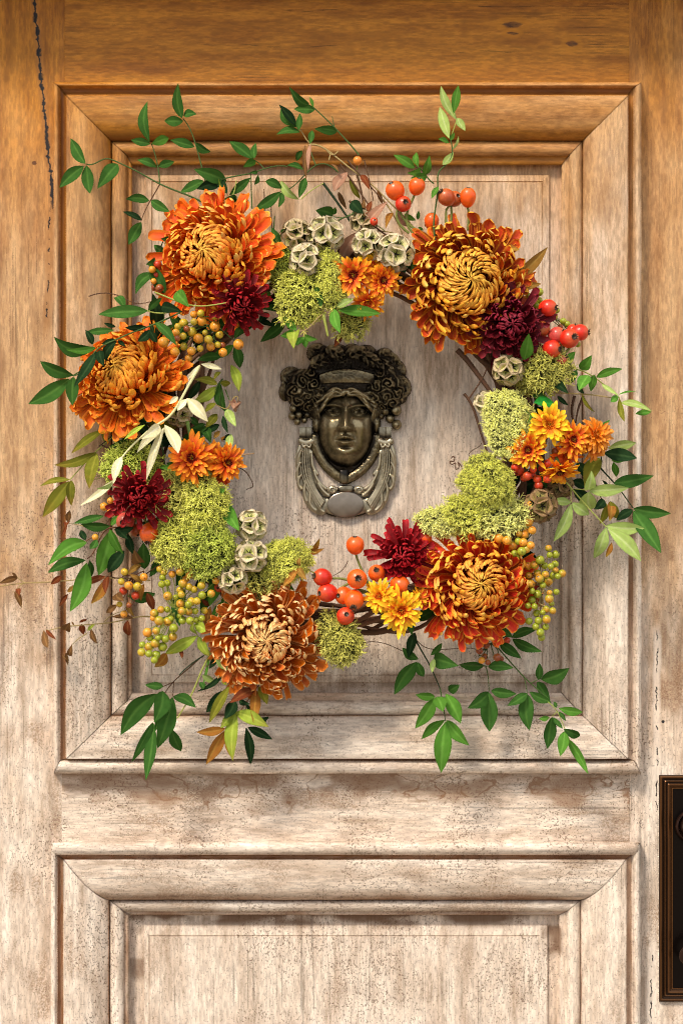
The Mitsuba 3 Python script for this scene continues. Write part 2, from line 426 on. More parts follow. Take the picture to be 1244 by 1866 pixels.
# ------------------------------------------------------------------ large chrysanthemums
def big_mum(key, c, R, face, cols, n=(110, 135, 62), spin=0.0, seed=0, wide=1.0, swirl=0.55, parts_max=255, hook=1.0, out=.97, high=1.12, wr=.30, m1=.80, palep=.3, heart=1.1):
    """c world centre, R metres; n = florets of the whorl, hooked petals, open outer petals. Each spine is a Bezier curve out of the base:
    the whorl's lie inwards along the dome, the middle ones hook inwards at their ends, the outer ones spread."""
    r = np.random.default_rng(seed)
    M = basis(face, spin)
    core, petals = [], []
    red, inn, tip, mid, pale = (np.array(x, float) for x in cols)
    dome = lambda q: high * .46 * (1 - (q / 1.06) ** 2.2) - .03 * math.exp(-(q / .14) ** 2) if q < 1.06 else -.05
    N = sum(n)
    t = np.array([0, .16, .32, .48, .62, .74, .84, .91, .96, 1.0])
    bz = np.stack([(1 - t) ** 3, 3 * t * (1 - t) ** 2, 3 * t * t * (1 - t), t ** 3], 1)
    for i in range(N):
        phi = i * 2.399963 + r.normal(0, 0.26 if i < n[0] else .15)
        if i < n[0]:
            kind, f = 0, (i + .5) / n[0]
            rt = -.035 + (wr + .05) * f ** .60 + r.normal(0, .030)
            ov = .24 + .06 * f
            pts = [(.04, -.05), (rt * .6 + .10, .05), (rt + ov, dome(rt + ov) + .05), (rt, dome(rt) + .05 + r.normal(0, .022))]
            wd, sw = .017 + .014 * f, swirl * (1 + r.normal(0, .25))
        elif i < n[0] + n[1]:
            kind, f = 1, (i - n[0] + .5) / n[1]
            rh = wr + .03 + (m1 - wr) * f ** .85 + r.normal(0, .04)
            hk = (.15 - .09 * f) * hook * (1 + r.normal(0, .5))
            pts = [(.06, -.06), (.55 * rh, .02), (rh + hk, dome(rh) - .10 + r.normal(0, .03)), (rh - .02 + .05 * f, dome(rh) + .10 - .04 * f + r.normal(0, .045))]
            wd, sw = .042 + .034 * f, swirl * .35 + r.normal(0, .12)
        else:
            kind, f = 2, (i - n[0] - n[1] + .5) / n[2]
            rh = (m1 + .04 + (1.06 - m1) * f + r.normal(0, .04)) * out
            pts = [(.06, -.08 - .05 * f), (.45 * rh, .02), (rh + .02 + .05 * r.normal(), dome(min(rh, 1)) * .4 - .07), (rh - .02 + .04 * f, .15 * (1 - f) - .06 * f + r.normal(0, .07))]
            wd, sw = .066 + .012 * f, .08
        pts = np.array(pts) * R
        rz = bz @ pts
        ph = phi + sw * t ** 2 + r.normal(0, .07) * t ** 2
        C = np.stack([rz[:, 0] * np.cos(ph), rz[:, 0] * np.sin(ph), rz[:, 1]], 1)
        dt = np.gradient(rz, t, axis=0); dt /= np.linalg.norm(dt, axis=1, keepdims=True) + 1e-12
        tg = np.gradient(C, t, axis=0); tg /= np.linalg.norm(tg, axis=1, keepdims=True) + 1e-12
        U = np.stack([-dt[:, 1] * np.cos(ph), -dt[:, 1] * np.sin(ph), dt[:, 0]], 1)
        B = np.cross(U, tg); B /= np.linalg.norm(B, axis=1, keepdims=True) + 1e-12
        tw = r.normal(0, .38) * t[:, None]
        B, U = B * np.cos(tw) + U * np.sin(tw), U * np.cos(tw) - B * np.sin(tw)
        W = R * wd * wide * (1 + r.normal(0, .13)) * np.interp(t, [0, .32, .62, .84, .91, .96, 1], [.30, .62, .95, 1.0, .88, .66, .22])
        cup = np.interp(t, [0, .6, .9, 1], [.9, .66, .55, .8]) * (1 + r.normal(0, .18))
        jit = 1 + r.normal(0, .10)
        e = r.random()
        ci = lambda tt, ss: (ramp([0, .5, .85, 1], [red * .8, red, inn, mid])(np.clip(tt + 0.06 * e, 0, 1)) * (1 - .55 * np.abs(ss[..., None]) ** 3) + tip * .55 * np.abs(ss[..., None]) ** 3) * jit
        co = lambda tt, ss: (ramp([0, .40, .74, 1], [red * .6, mid * .7, tip, pale if e < palep else tip])(tt) * (1 - .20 * np.cos(ss[..., None] * 6.0) ** 2) * (1 - (.55 if kind == 0 else .15) * np.abs(ss[..., None]) ** 3) + (red * .55 if kind == 0 else red * .15) * np.abs(ss[..., None]) ** 3) * jit
        v, f_, col = shell(C, B, U, W, cup, R * 0.006, ci, co)
        if kind == 0:
            hw = max(0, .5 - f) * heart
            col = col * (1 - hw) + np.array([.80, .50, .08]) * hw * np.linspace(.35, 1, len(t)).repeat(5)[None].repeat(2, 0).reshape(-1, 1)
        (core if kind == 0 else petals).append((c + v @ M.T, f_, col))
    if core:
        v, f, col = join(core)
        k = add('inner_florets', tri(v, f), 'petal', key, color=col)
        labels[k] = {'kind': 'stuff'}
    extra, petals = petals[:-parts_max] if len(petals) > parts_max else [], petals[-parts_max:]
    for v, f, col in petals:
        add('petal', tri(v, f), 'petal', key, color=col)
    # green calyx and stem behind
    th = np.linspace(0, 2 * np.pi, 17)[:-1]
    prof = [(0.02, -0.30), (0.10, -0.30), (0.16, -0.22), (0.20, -0.08), (0.12, 0.02)]
    v = np.array([[a * R * math.cos(x), a * R * math.sin(x), b * R] for a, b in prof for x in th])
    q = np.array([[i * 16 + j, i * 16 + (j + 1) % 16, (i + 1) * 16 + (j + 1) % 16, (i + 1) * 16 + j] for i in range(4) for j in range(16)])
    add('calyx', tri(c + v @ M.T, np.vstack([q[:, [0, 1, 2]], q[:, [0, 2, 3]]])), 'matt', key, color=np.broadcast_to([0.07, 0.12, 0.03], v.shape))


ORANGE = [(0.58, 0.040, 0.006), (0.78, 0.14, 0.010), (0.93, 0.40, 0.035), (0.90, 0.30, 0.018), (0.95, 0.60, 0.20)]
ORANGE2 = [(0.56, 0.075, 0.006), (0.74, 0.19, 0.010), (0.90, 0.37, 0.025), (0.86, 0.29, 0.015), (0.92, 0.48, 0.09)]
RUST = [(0.32, 0.020, 0.007), (0.52, 0.055, 0.007), (0.93, 0.45, 0.035), (0.80, 0.26, 0.015), (0.96, 0.68, 0.18)]
RED_ORANGE = [(0.52, 0.018, 0.012), (0.68, 0.050, 0.018), (0.92, 0.42, 0.038), (0.84, 0.22, 0.020), (0.95, 0.62, 0.17)]
PEACH = [(0.42, 0.055, 0.012), (0.60, 0.13, 0.018), (0.94, 0.52, 0.17), (0.86, 0.34, 0.06), (0.98, 0.74, 0.42)]
GM = 'five large orange chrysanthemums of the wreath'
for px, py, d, R, face, cols, spin, seed, kw, lab in [
    (392, 468, .078, 112, (-.34, .10), ORANGE, .4, 11, dict(n=(190, 140, 110), hook=.62, wide=1.15, wr=.31, m1=.70, out=1.02), 'large bright orange chrysanthemum at the upper left of the wreath, above the orange berries'),
    (238, 690, .080, 106, (-.48, .44), ORANGE2, 1.3, 12, dict(n=(200, 145, 104), hook=.68, wide=1.10, wr=.32, m1=.73, out=1.02), 'large plain orange chrysanthemum at the far left with dark leaves lying over it'),
    (848, 516, .078, 117, (.10, .02), RUST, 2.1, 13, dict(n=(230, 160, 86), swirl=.7, wr=.36, m1=.80), 'large rust and gold chrysanthemum at the upper right, below the standing rose hips'),
    (866, 1066, .080, 110, (.12, .06), RED_ORANGE, .9, 14, dict(n=(200, 150, 92), wr=.32, m1=.76), 'large red and orange chrysanthemum at the lower right, beside the green berry bunch'),
    (488, 1162, .078, 106, (.0, -.05), PEACH, 3.0, 15, dict(n=(170, 165, 80), hook=1.1, wide=1.05, wr=.26, m1=.84, palep=.8), 'large peach and bronze chrysanthemum at the foot of the wreath, left of the rose hips'),
]:
    k = thing('orange_chrysanthemum', lab, 'flower', GM)
    del labels[k]['group']
    labels[k]['group'] = 'large orange chrysanthemums'
    big_mum(k, P(px, py, d), R * S, face_dir(*face), cols, spin=spin, seed=seed, **kw)
CRIMSON = [(0.085, 0.003, 0.007), (0.17, 0.005, 0.012), (0.26, 0.012, 0.03), (0.19, 0.006, 0.015), (0.36, 0.035, 0.08)]
SCARLET = [(0.13, 0.002, 0.004), (0.33, 0.004, 0.007), (0.38, 0.008, 0.013), (0.30, 0.005, 0.009), (0.45, 0.02, 0.03)]
BRIGHT = [(0.18, 0.003, 0.006), (0.46, 0.006, 0.012), (0.50, 0.012, 0.022), (0.42, 0.007, 0.014), (0.56, 0.03, 0.05)]
for px, py, d, R, face, cols, seed, n, lab in [
    (438, 554, .104, 57, (.30, -.30), SCARLET, 21, 85, 'dark red chrysanthemum tucked under the upper left orange flower'),
    (928, 592, .090, 76, (.05, -.02), CRIMSON, 22, 130, 'wine purple chrysanthemum beside the red rose hips at the upper right'),
    (734, 1012, .084, 62, (-.05, -.05), BRIGHT, 23, 105, 'crimson chrysanthemum left of the lower right orange flower'),
    (254, 906, .106, 60, (.10, -.05), SCARLET, 24, 95, 'dark burgundy chrysanthemum on the left beside pale moss'),
]:
    k = thing('red_chrysanthemum', lab, 'flower', 'dark red chrysanthemums')
    big_mum(k, P(px, py, d), R * S, face_dir(*face), cols, n=(int(n * .4), int(n * .55), int(n * .5)), seed=seed, wide=1.12, hook=.6, swirl=.3, wr=.2, m1=.62, heart=0)


# ------------------------------------------------------------------ small daisy-like chrysanthemums
def daisy(key, c, R, face, cin, cmid, ctip, eye, seed, layers=((24, .98, 82), (20, .80, 62), (14, .58, 42)), ev=1.0):
    r = np.random.default_rng(seed)
    M = basis(face, r.random() * 6)
    cin, cmid, ctip, eye = (np.array(x, float) for x in (cin, cmid, ctip, eye))
    for n, rad, ang in layers:
        p0 = r.random() * 6
        for i in range(n):
            if r.random() < .05:
                continue
            ph = p0 + (i + r.normal(0, .22)) * 2 * np.pi / n
            t = np.linspace(0, 1, 7)
            Ln = R * rad * (1 + r.normal(0, .10)) * .95
            a0 = math.radians(ang + r.normal(0, 6))
            al = a0 + math.radians(r.normal(12, 24)) * t ** 1.4
            dl = Ln / 6
            rr = R * .05 + np.r_[0, np.cumsum(np.sin((al[1:] + al[:-1]) / 2) * dl)]
            zz = np.r_[0, np.cumsum(np.cos((al[1:] + al[:-1]) / 2) * dl)]
            C = np.stack([rr * math.cos(ph), rr * math.sin(ph), zz], 1)
            tg = np.gradient(C, axis=0); tg /= np.linalg.norm(tg, axis=1, keepdims=True)
            U = np.stack([-np.cos(al) * math.cos(ph), -np.cos(al) * math.sin(ph), np.sin(al)], 1)
            B = np.cross(U, tg)
            W = R * .105 * np.interp(t, [0, .4, .75, .93, 1], [.35, .75, 1, .8, .25]) * (1 + r.normal(0, .1))
            cup = np.full(7, .35 + r.random() * .3)
            j = 1 + r.normal(0, .08)
            ci = lambda tt, ss: ramp([0, .46, .74, 1], [cin, cin * .85 + cmid * .15, cmid, ctip])(tt) * (1 - .12 * np.cos(ss[..., None] * 5) ** 2) * j
            co = lambda tt, ss: ramp([0, 1], [cmid, ctip * .9])(tt) * j
            v, f, col = shell(C, B, U, W, cup, R * .008, ci, co)
            add('petal', tri(c + v @ M.T, f), 'petal', key, color=col)
    # the eye: many stubby tube florets
    pr = []
    ne = 46
    for i in range(ne):
        q = ((i + .5) / ne) ** .5
        ph = i * 2.39996
        b = np.array([R * .24 * q * math.cos(ph), R * .24 * q * math.sin(ph), R * (.06 + .10 * (1 - q * q))])
        dirv = np.array([.5 * q * math.cos(ph), .5 * q * math.sin(ph), 1.0]); dirv /= np.linalg.norm(dirv)
        pts = [b, b + dirv * R * .07, b + dirv * R * .12]
        cc = eye * (0.6 + .5 * r.random()) if q > .35 or ev > 1 else eye * .5 + np.array([.5, .32, .02]) * .5
        pr.append(tube(pts, [R * .024, R * .028, R * .014], 5, cc))
    v, f, col = join(pr)
    k = add('eye', tri(c + v @ M.T, f), 'petal', key, color=np.clip(col, 0, 1))
    pts = [np.array([0, 0, 0.02 * R]), np.array([0.05 * R, 0, -.35 * R]), np.array([.1 * R, .1 * R, -.8 * R])]
    v, f, col = tube(pts, [.12 * R, .10 * R, .07 * R], 8, (.06, .11, .02))
    add('stem', tri(c + v @ M.T, f), 'matt', key, color=col)


YEL, GOLD, ORG, DEEP, DRED = (.92, .64, .015), (.92, .47, .015), (.82, .26, .01), (.66, .09, .008), (.16, .010, .010)
FIRE, EMB, AMB = (.52, .030, .006), (.78, .17, .008), (.90, .36, .012)
for px, py, d, R, face, ci, cm, ct, eye, seed, lab in [
    (644, 502, .098, 40, (-.12, .0), FIRE, EMB, GOLD, DRED, 31, 'orange daisy chrysanthemum with dark red eye at the top, beside the tall moss clump'),
    (697, 512, .095, 35, (.25, -.05), FIRE, EMB, GOLD, DRED, 32, 'small orange daisy chrysanthemum below the right seed pod at the top of the wreath'),
    (676, 484, .086, 30, (.15, .2), ORG, YEL, YEL, DEEP, 33, 'yellow daisy chrysanthemum half hidden behind two orange ones at the top'),
    (670, 550, .092, 32, (.0, -.55), FIRE, EMB, GOLD, DEEP, 34, 'orange daisy chrysanthemum hanging lowest in the top cluster'),
    (350, 836, .102, 44, (-.05, .12), FIRE, EMB, AMB, DRED, 35, 'orange daisy chrysanthemum with dark eye facing out on the left, under the cream leaves'),
    (387, 836, .090, 33, (.3, .1), FIRE, EMB, AMB, DEEP, 36, 'middle one of the orange daisy chrysanthemums on the left'),
    (413, 843, .094, 36, (.62, -.05), FIRE, EMB, AMB, DRED, 37, 'orange daisy chrysanthemum turned to the right, nearest the left of the door knocker'),
    (398, 868, .086, 27, (.3, -.6), FIRE, FIRE, EMB, DEEP, 38, 'red orange daisy chrysanthemum hanging under the left daisy cluster'),
    (1001, 774, .104, 40, (-.05, .05), DEEP, GOLD, YEL, ORG, 39, 'bright yellow daisy chrysanthemum with orange eye at the right of the wreath'),
    (962, 820, .100, 37, (-.15, -.1), FIRE, EMB, YEL, DRED, 40, 'orange daisy chrysanthemum left of and below the bright yellow one on the right'),
    (1043, 802, .096, 34, (.2, .1), FIRE, EMB, GOLD, DRED, 41, 'orange daisy chrysanthemum between the bright yellow one and the tan one on the right'),
    (1084, 792, .090, 37, (.55, .35), ORG, ORG, (.66, .27, .05), ORG, 42, 'tan orange double daisy chrysanthemum at the outer right of the wreath'),
    (1078, 815, .084, 30, (.5, -.4), DEEP, ORG, (.62, .24, .04), ORG, 43, 'tan orange daisy chrysanthemum hanging just below the outer right one'),
    (1030, 830, .086, 30, (.1, -.3), DEEP, DEEP, ORG, DEEP, 44, 'small red orange daisy chrysanthemum behind the cluster on the right'),
    (1019, 856, .098, 37, (.05, -.95, .55), DEEP, ORG, GOLD, DRED, 45, 'orange daisy chrysanthemum seen from the side, above the red berries on the right'),
    (731, 1112, .104, 41, (.02, -.08), DEEP, GOLD, YEL, DEEP, 46, 'golden yellow daisy chrysanthemum at the bottom, facing out under the crimson flower'),
    (692, 1087, .098, 33, (-.35, .1), ORG, GOLD, YEL, DEEP, 47, 'golden daisy chrysanthemum turned left, beside the rose hips at the bottom'),
    (764, 1088, .086, 22, (.3, .3), ORG, GOLD, YEL, ORG, 48, 'small yellow daisy chrysanthemum half hidden left of the lower right orange flower'),
]:
    k = thing('daisy_chrysanthemum', lab, 'flower', 'small daisy chrysanthemums')
    lay = ((24, .98, 82), (20, .80, 62), (14, .58, 42)) if R > 31 else ((18, .98, 80), (13, .75, 58))
    if seed in (42, 43):
        lay = ((20, .98, 86), (18, .85, 66), (16, .7, 48), (12, .5, 28))
    daisy(k, P(px, py, d), R * S, face_dir(*face), ci, cm, ct, eye, seed, lay)


# ------------------------------------------------------------------ papery seed pods
def seed_pod(key, c, R, face, tint, seed, green=1.0):
    r = np.random.default_rng(seed)
    M = basis(face, r.random() * 6)
    n = 17
    tint = np.array(tint, float)
    v0 = trimesh.creation.icosphere(2, R * .52)
    add('heart', tri(c + np.array(v0.vertices), np.array(v0.faces)), 'matt', key, color=np.broadcast_to(np.array([.20, .22, .05]) * .6, v0.vertices.shape))
    for i in range(n):
        z = 1 - (i + .35) / n * 1.75
        a = math.sqrt(max(0, 1 - z * z)); ph = i * 2.39996
        dv = M @ np.array([a * math.cos(ph), a * math.sin(ph), z])
        N = basis(dv + r.normal(0, .06, 3), r.random() * 6)
        h = R * .50
        m, nr = 20, 7
        V, Cc = [], []
        lob = r.random() * 6
        Rc = R * .52 * (1 + r.normal(0, .06))
        for q in range(nr):
            u = q / (nr - 1)
            for k in range(m):
                an = k * 2 * np.pi / m
                rad = Rc * (.06 + .94 * u) * (1 + .07 * u * u * math.cos(5 * an + lob))
                hh = h + R * (.10 + .36 * u ** 1.6 - .10 * max(0, u - .8) / .2) + R * .022 * u * math.cos(5 * an + 1.0)
                V.append([rad * math.cos(an), rad * math.sin(an), hh])
                g = np.array([.44, .52, .07]) * green + (1 - green) * np.array([.22, .16, .07])
                w_ = min(1, u * 1.25) ** 1.6
                cc = g * (1 - w_) + tint * w_
                if u > .99: cc = tint * .62
                rib = .93 + .07 * math.cos(10 * an) if u > .2 else 1
                Cc.append(cc * rib)
        V, Cc = np.array(V), np.array(Cc)
        q = np.array([[b * m + k, b * m + (k + 1) % m, (b + 1) * m + (k + 1) % m, (b + 1) * m + k] for b in range(nr - 1) for k in range(m)])
        f = np.vstack([q[:, [0, 1, 2]], q[:, [0, 2, 3]]])
        parts = [(V, f, Cc)]
        # outside of the cup
        low = V.copy(); low[:, 2] -= R * .012
        parts.append((low, f[:, ::-1], Cc * .8))
        # five dark bristles
        for b in range(5):
            an = b * 2 * np.pi / 5 + lob
            p0 = np.array([0, 0, h + R * .14])
            p1 = np.array([math.cos(an) * Rc * .24, math.sin(an) * Rc * .24, h + R * .22])
            p2 = np.array([math.cos(an) * Rc * .50, math.sin(an) * Rc * .50, h + R * .30])
            parts.append(tube([p0, p1, p2], [R * .035, R * .032, R * .006], 4, (.018, .014, .010)))
        v, f, col = join(parts)
        if dv[1] < 0.45:
            add('bract', tri(c + v @ N.T, f), 'matt', key, color=np.clip(col, 0, 1))


BEIGE, GREYB, BROWN = (.66, .55, .37), (.52, .40, .24), (.28, .17, .08)
for px, py, d, R, face, tint, gr, seed, lab in [
    (541, 430, .080, 31, (-.3, .3), GREYB, .8, 51, 'papery seed pod leftmost of the top group, right of the bright orange chrysanthemum'),
    (592, 428, .086, 34, (.05, .15), BEIGE, .9, 52, 'papery seed pod in the middle of the top, above the tall moss clump'),
    (557, 474, .096, 30, (-.1, -.1), BEIGE, .8, 53, 'papery seed pod with brown rim, lowest of the top left three'),
    (671, 446, .084, 30, (.2, .1), BEIGE, .9, 54, 'papery seed pod partly behind the pink brown dry leaf at the top'),
    (720, 461, .094, 34, (.1, -.05), BEIGE, .8, 55, 'large papery seed pod next to the rust and gold chrysanthemum'),
    (662, 402, .066, 26, (.1, .3), GREYB, .5, 56, 'papery seed pod in the shade among the dry twigs at the top'),
    (925, 674, .092, 29, (-.1, .05), GREYB, .9, 57, 'papery seed pod under the wine purple chrysanthemum on the right'),
    (884, 734, .076, 22, (-.5, .0), BEIGE, .7, 58, 'small pale seed pod at the inner right edge, beside a forked twig'),
    (459, 958, .088, 29, (.1, .15), BEIGE, 1.0, 59, 'papery seed pod upper one of the lower left group, nearest the knocker'),
    (458, 1013, .096, 30, (-.05, .05), BEIGE, 1.0, 60, 'papery seed pod with wide pale rims, middle of the lower left group'),
    (424, 1056, .090, 27, (-.2, -.1), BEIGE, 1.0, 61, 'greenish seed pod lowest of the lower left group, above the peach chrysanthemum'),
    (411, 1022, .074, 20, (-.1, .1), BROWN, .3, 62, 'small brown seed pod in shade behind the lower left group'),
    (984, 921, .088, 31, (.2, .0), BROWN, .4, 63, 'brown seed pod at the right above the orange and green berries'),
    (1020, 884, .070, 24, (.1, .0), BROWN, .2, 64, 'dark brown seed pod in shade under the side-on orange daisy'),
    (326, 752, .074, 26, (.2, -.2), GREYB, .8, 65, 'papery seed pod behind the cream leaves, under the far left orange chrysanthemum'),
    (242, 782, .064, 26, (-.1, -.3), BROWN, .4, 66, 'shaded brown seed pod just below the far left orange chrysanthemum'),
]:
    k = thing('seed_pod', lab, 'seed pod', 'star-eyed papery seed pods')
    seed_pod(k, P(px, py, d), R * S, face_dir(*face), tint, seed, gr)


# ------------------------------------------------------------------ reindeer moss
def moss(key, px, py, rx, ry, d, rz, rot, tint, seed, lace=1.0):
    ls = lace ** .6
    r = np.random.default_rng(seed)
    c = P(px, py, d)
    ca, sa = math.cos(math.radians(rot)), math.sin(math.radians(rot))
    n = int(2.0 * math.pi * (rx * ry) * 1.55 / (33 * lace))
    i = np.arange(n)
    z = 1 - (i + .5) / n * 1.32
    a = np.sqrt(np.maximum(0, 1 - z * z)); ph = i * 2.399963 + r.normal(0, .25, n)
    u = np.stack([a * np.cos(ph), a * np.sin(ph), z], 1)
    bump = 0.42 + 1.04 * meshkit.fbm(u * 1.9 + seed, 4, seed)
    sc = np.array([rx, ry, rz])
    p0 = u * sc * (bump - .12)[:, None]
    nn = u / sc; nn /= np.linalg.norm(nn, axis=1, keepdims=True)
    segs, cols = [], []
    tint = np.array(tint, float)

    def grow(p, dv, ln, rad, level, shade):
        q = p + dv * ln[:, None]
        segs.append((p, q, np.full(len(p), rad), np.full(len(p), rad * .72)))
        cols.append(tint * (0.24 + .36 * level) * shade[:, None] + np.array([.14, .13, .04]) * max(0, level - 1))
        if level == 2:
            return
        for b in range(3 if level == 0 else 2):
            nd = dv + r.normal(0, .78, dv.shape); nd /= np.linalg.norm(nd, axis=1, keepdims=True)
            grow(q, nd, ln * (.80 + r.random(len(p)) * .3), rad * .78, level + 1, shade * (1 + r.normal(0, .08, len(p))))
    d0 = nn + r.normal(0, .5, nn.shape); d0 /= np.linalg.norm(d0, axis=1, keepdims=True)
    stray = np.where(r.random(n) < .06, 1.55, 1.0)
    wear = np.where(r.random(n) < .07, .45, 1.0)
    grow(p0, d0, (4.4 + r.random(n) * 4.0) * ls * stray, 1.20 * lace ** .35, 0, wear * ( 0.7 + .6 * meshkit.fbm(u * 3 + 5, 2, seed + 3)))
    A = np.vstack([s[0] for s in segs]); Bq = np.vstack([s[1] for s in segs]); ra = np.concatenate([s[2] for s in segs]); rb = np.concatenate([s[3] for s in segs])
    C = np.vstack(cols)
    t = Bq - A; t /= np.linalg.norm(t, axis=1, keepdims=True) + 1e-9
    e1 = np.cross(t, [.3, .2, .93]); e1 /= np.linalg.norm(e1, axis=1, keepdims=True) + 1e-9
    e2 = np.cross(t, e1)
    V = []
    for k in range(3):
        an = k * 2.0944
        o = math.cos(an) * e1 + math.sin(an) * e2
        V += [A + o * ra[:, None], Bq + o * rb[:, None]]
    V = np.stack(V, 1)                                   # m, 6, 3
    m = len(V)
    f = np.array([[0, 2, 3], [0, 3, 1], [2, 4, 5], [2, 5, 3], [4, 0, 1], [4, 1, 5], [1, 3, 5]])
    F = (np.arange(m)[:, None, None] * 6 + f[None]).reshape(-1, 3)
    V = V.reshape(-1, 3)
    Cv = np.repeat(C, 6, 0)
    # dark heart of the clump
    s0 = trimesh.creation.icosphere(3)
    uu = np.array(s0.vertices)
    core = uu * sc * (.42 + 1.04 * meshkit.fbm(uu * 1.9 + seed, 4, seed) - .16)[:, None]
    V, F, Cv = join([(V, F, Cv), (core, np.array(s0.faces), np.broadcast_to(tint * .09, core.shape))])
    loc = V * S
    x, y = loc[:, 0] * ca - loc[:, 1] * sa, loc[:, 0] * sa + loc[:, 1] * ca
    W = c + np.stack([x, -loc[:, 2], y], 1)
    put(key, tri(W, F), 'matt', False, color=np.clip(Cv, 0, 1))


YG, YGP, OLV, GRN = (.56, .58, .10), (.68, .70, .23), (.44, .43, .085), (.40, .48, .065)
LACE = {600: .6, 520: .55, 888: .5, 798: .5, 924: .65, 511: .6, 546: 1.15, 318: 1.3, 985: 1.25, 912: 1.2, 618: 1.2}
for px, py, rx, ry, d, rz, rot, tint, lab in [
    (511, 478, 27, 32, .078, 26, 10, GRN, 'bright green moss clump against the right side of the bright orange chrysanthemum'),
    (546, 540, 38, 46, .088, 30, 0, YG, 'round open moss clump at the top, left of the tall narrow one'),
    (600, 510, 22, 56, .092, 24, 4, YG, 'tall narrow moss clump beside the orange daisies at the top'),
    (638, 592, 24, 20, .074, 18, 0, OLV, 'small moss tuft hanging above the head of the knocker'),
    (240, 848, 46, 34, .076, 26, 5, GRN, 'shaded moss clump above the burgundy chrysanthemum on the left'),
    (318, 905, 40, 40, .084, 28, 0, OLV, 'open olive moss clump right of the burgundy chrysanthemum'),
    (372, 922, 40, 50, .092, 28, 0, YG, 'yellowish moss clump under the left orange daisies'),
    (322, 988, 42, 44, .088, 28, 15, YG, 'moss clump in the lower left, above the long berry bunch'),
    (376, 1000, 46, 46, .090, 28, 0, GRN, 'lowest green moss clump on the left, beside the seed pods'),
    (520, 1022, 46, 36, .084, 28, 12, YG, 'smooth moss clump above the peach chrysanthemum'),
    (476, 1058, 40, 22, .076, 22, 8, OLV, 'shaded moss tuft between the lower seed pods and the peach chrysanthemum'),
    (618, 1166, 34, 42, .080, 24, 30, OLV, 'moss tuft right of the peach chrysanthemum at the bottom'),
    (985, 678, 44, 38, .080, 26, 0, OLV, 'shaded moss clump right of the seed pod on the right side'),
    (924, 770, 36, 66, .090, 28, 6, YGP, 'long pale moss clump at the right, left of the bright yellow daisy'),
    (888, 880, 47, 44, .096, 34, 0, YG, 'round cushion of moss at the inner right with a curled tendril before it'),
    (798, 952, 36, 22, .082, 22, -8, YGP, 'pale moss clump above the crimson chrysanthemum'),
    (848, 936, 40, 34, .084, 24, 0, YG, 'moss clump directly above the lower right orange chrysanthemum'),
    (912, 944, 48, 28, .086, 24, 14, YGP, 'feathery pale moss clump left of the brown seed pod'),
]:
    k = thing('moss_clump', lab, 'moss', 'yellow green moss clumps')
    moss(k, px, py, rx, ry, d, rz, rot, tint, 100 + count['moss_clump'], LACE.get(px, 1.0) * .78)


# ------------------------------------------------------------------ the vine ring
ring = thing('vine_ring', 'brown twisted grapevine ring that carries the flowers of the wreath', 'wreath')
rv = np.random.default_rng(5)
for kx in range(13):
    m = rv.choice([2, 3, 4]) * rv.choice([-1, 1])
    f0 = rv.random() * 6.28
    rho = (18 + 26 * rv.random())
    th = np.linspace(0, 2 * np.pi, 161) + rv.random() * 6
    wob = 7 * np.sin(th * 5 + rv.random() * 6) + 4 * np.sin(th * 11 + rv.random() * 6)
    rad = 325 + rho * np.cos(m * th + f0) + wob
    dep = .050 + .00055 * rho * .62 * np.sin(m * th + f0)
    pts = np.array([P(632 + rr * math.cos(a) * .985, 806 - rr * math.sin(a), dd) for rr, a, dd in zip(rad, th, dep)])
    cc = np.array([.105, .050, .026]) * (.7 + .9 * rv.random()) + np.array([.02, .012, .006]) * rv.random()
    v, f, col = tube(pts, (3.0 + 3.6 * rv.random()) * S * (1 + .12 * np.sin(th * 9)), 8, cc)
    col = np.array(col) * (.7 + .6 * meshkit.noise(v * 180, kx))[:, None]
    add('vine', tri(v, f), 'matt', ring, color=np.clip(col, 0, 1))


def wire(parent, name, pts, r, col, d, n=None, crop=(0, 0, 1), bsdf='matt', dj=0.0):
    ox, oy, s = crop
    q = [(ox + p[0] / s, oy + p[1] / s) for p in pts]
    dd = np.linspace(d, d + dj, len(q)) if np.isscalar(d) else d
    w = spline(np.array([P(a, b, e) for (a, b), e in zip(q, dd)]), n or max(4, 7 * (len(q) - 1)))
    rr = np.linspace(1.15, .75, len(w)) * r * S
    v, f, c = tube(w, rr, 6, col)
    add(name, tri(v, f), bsdf, parent, color=c)


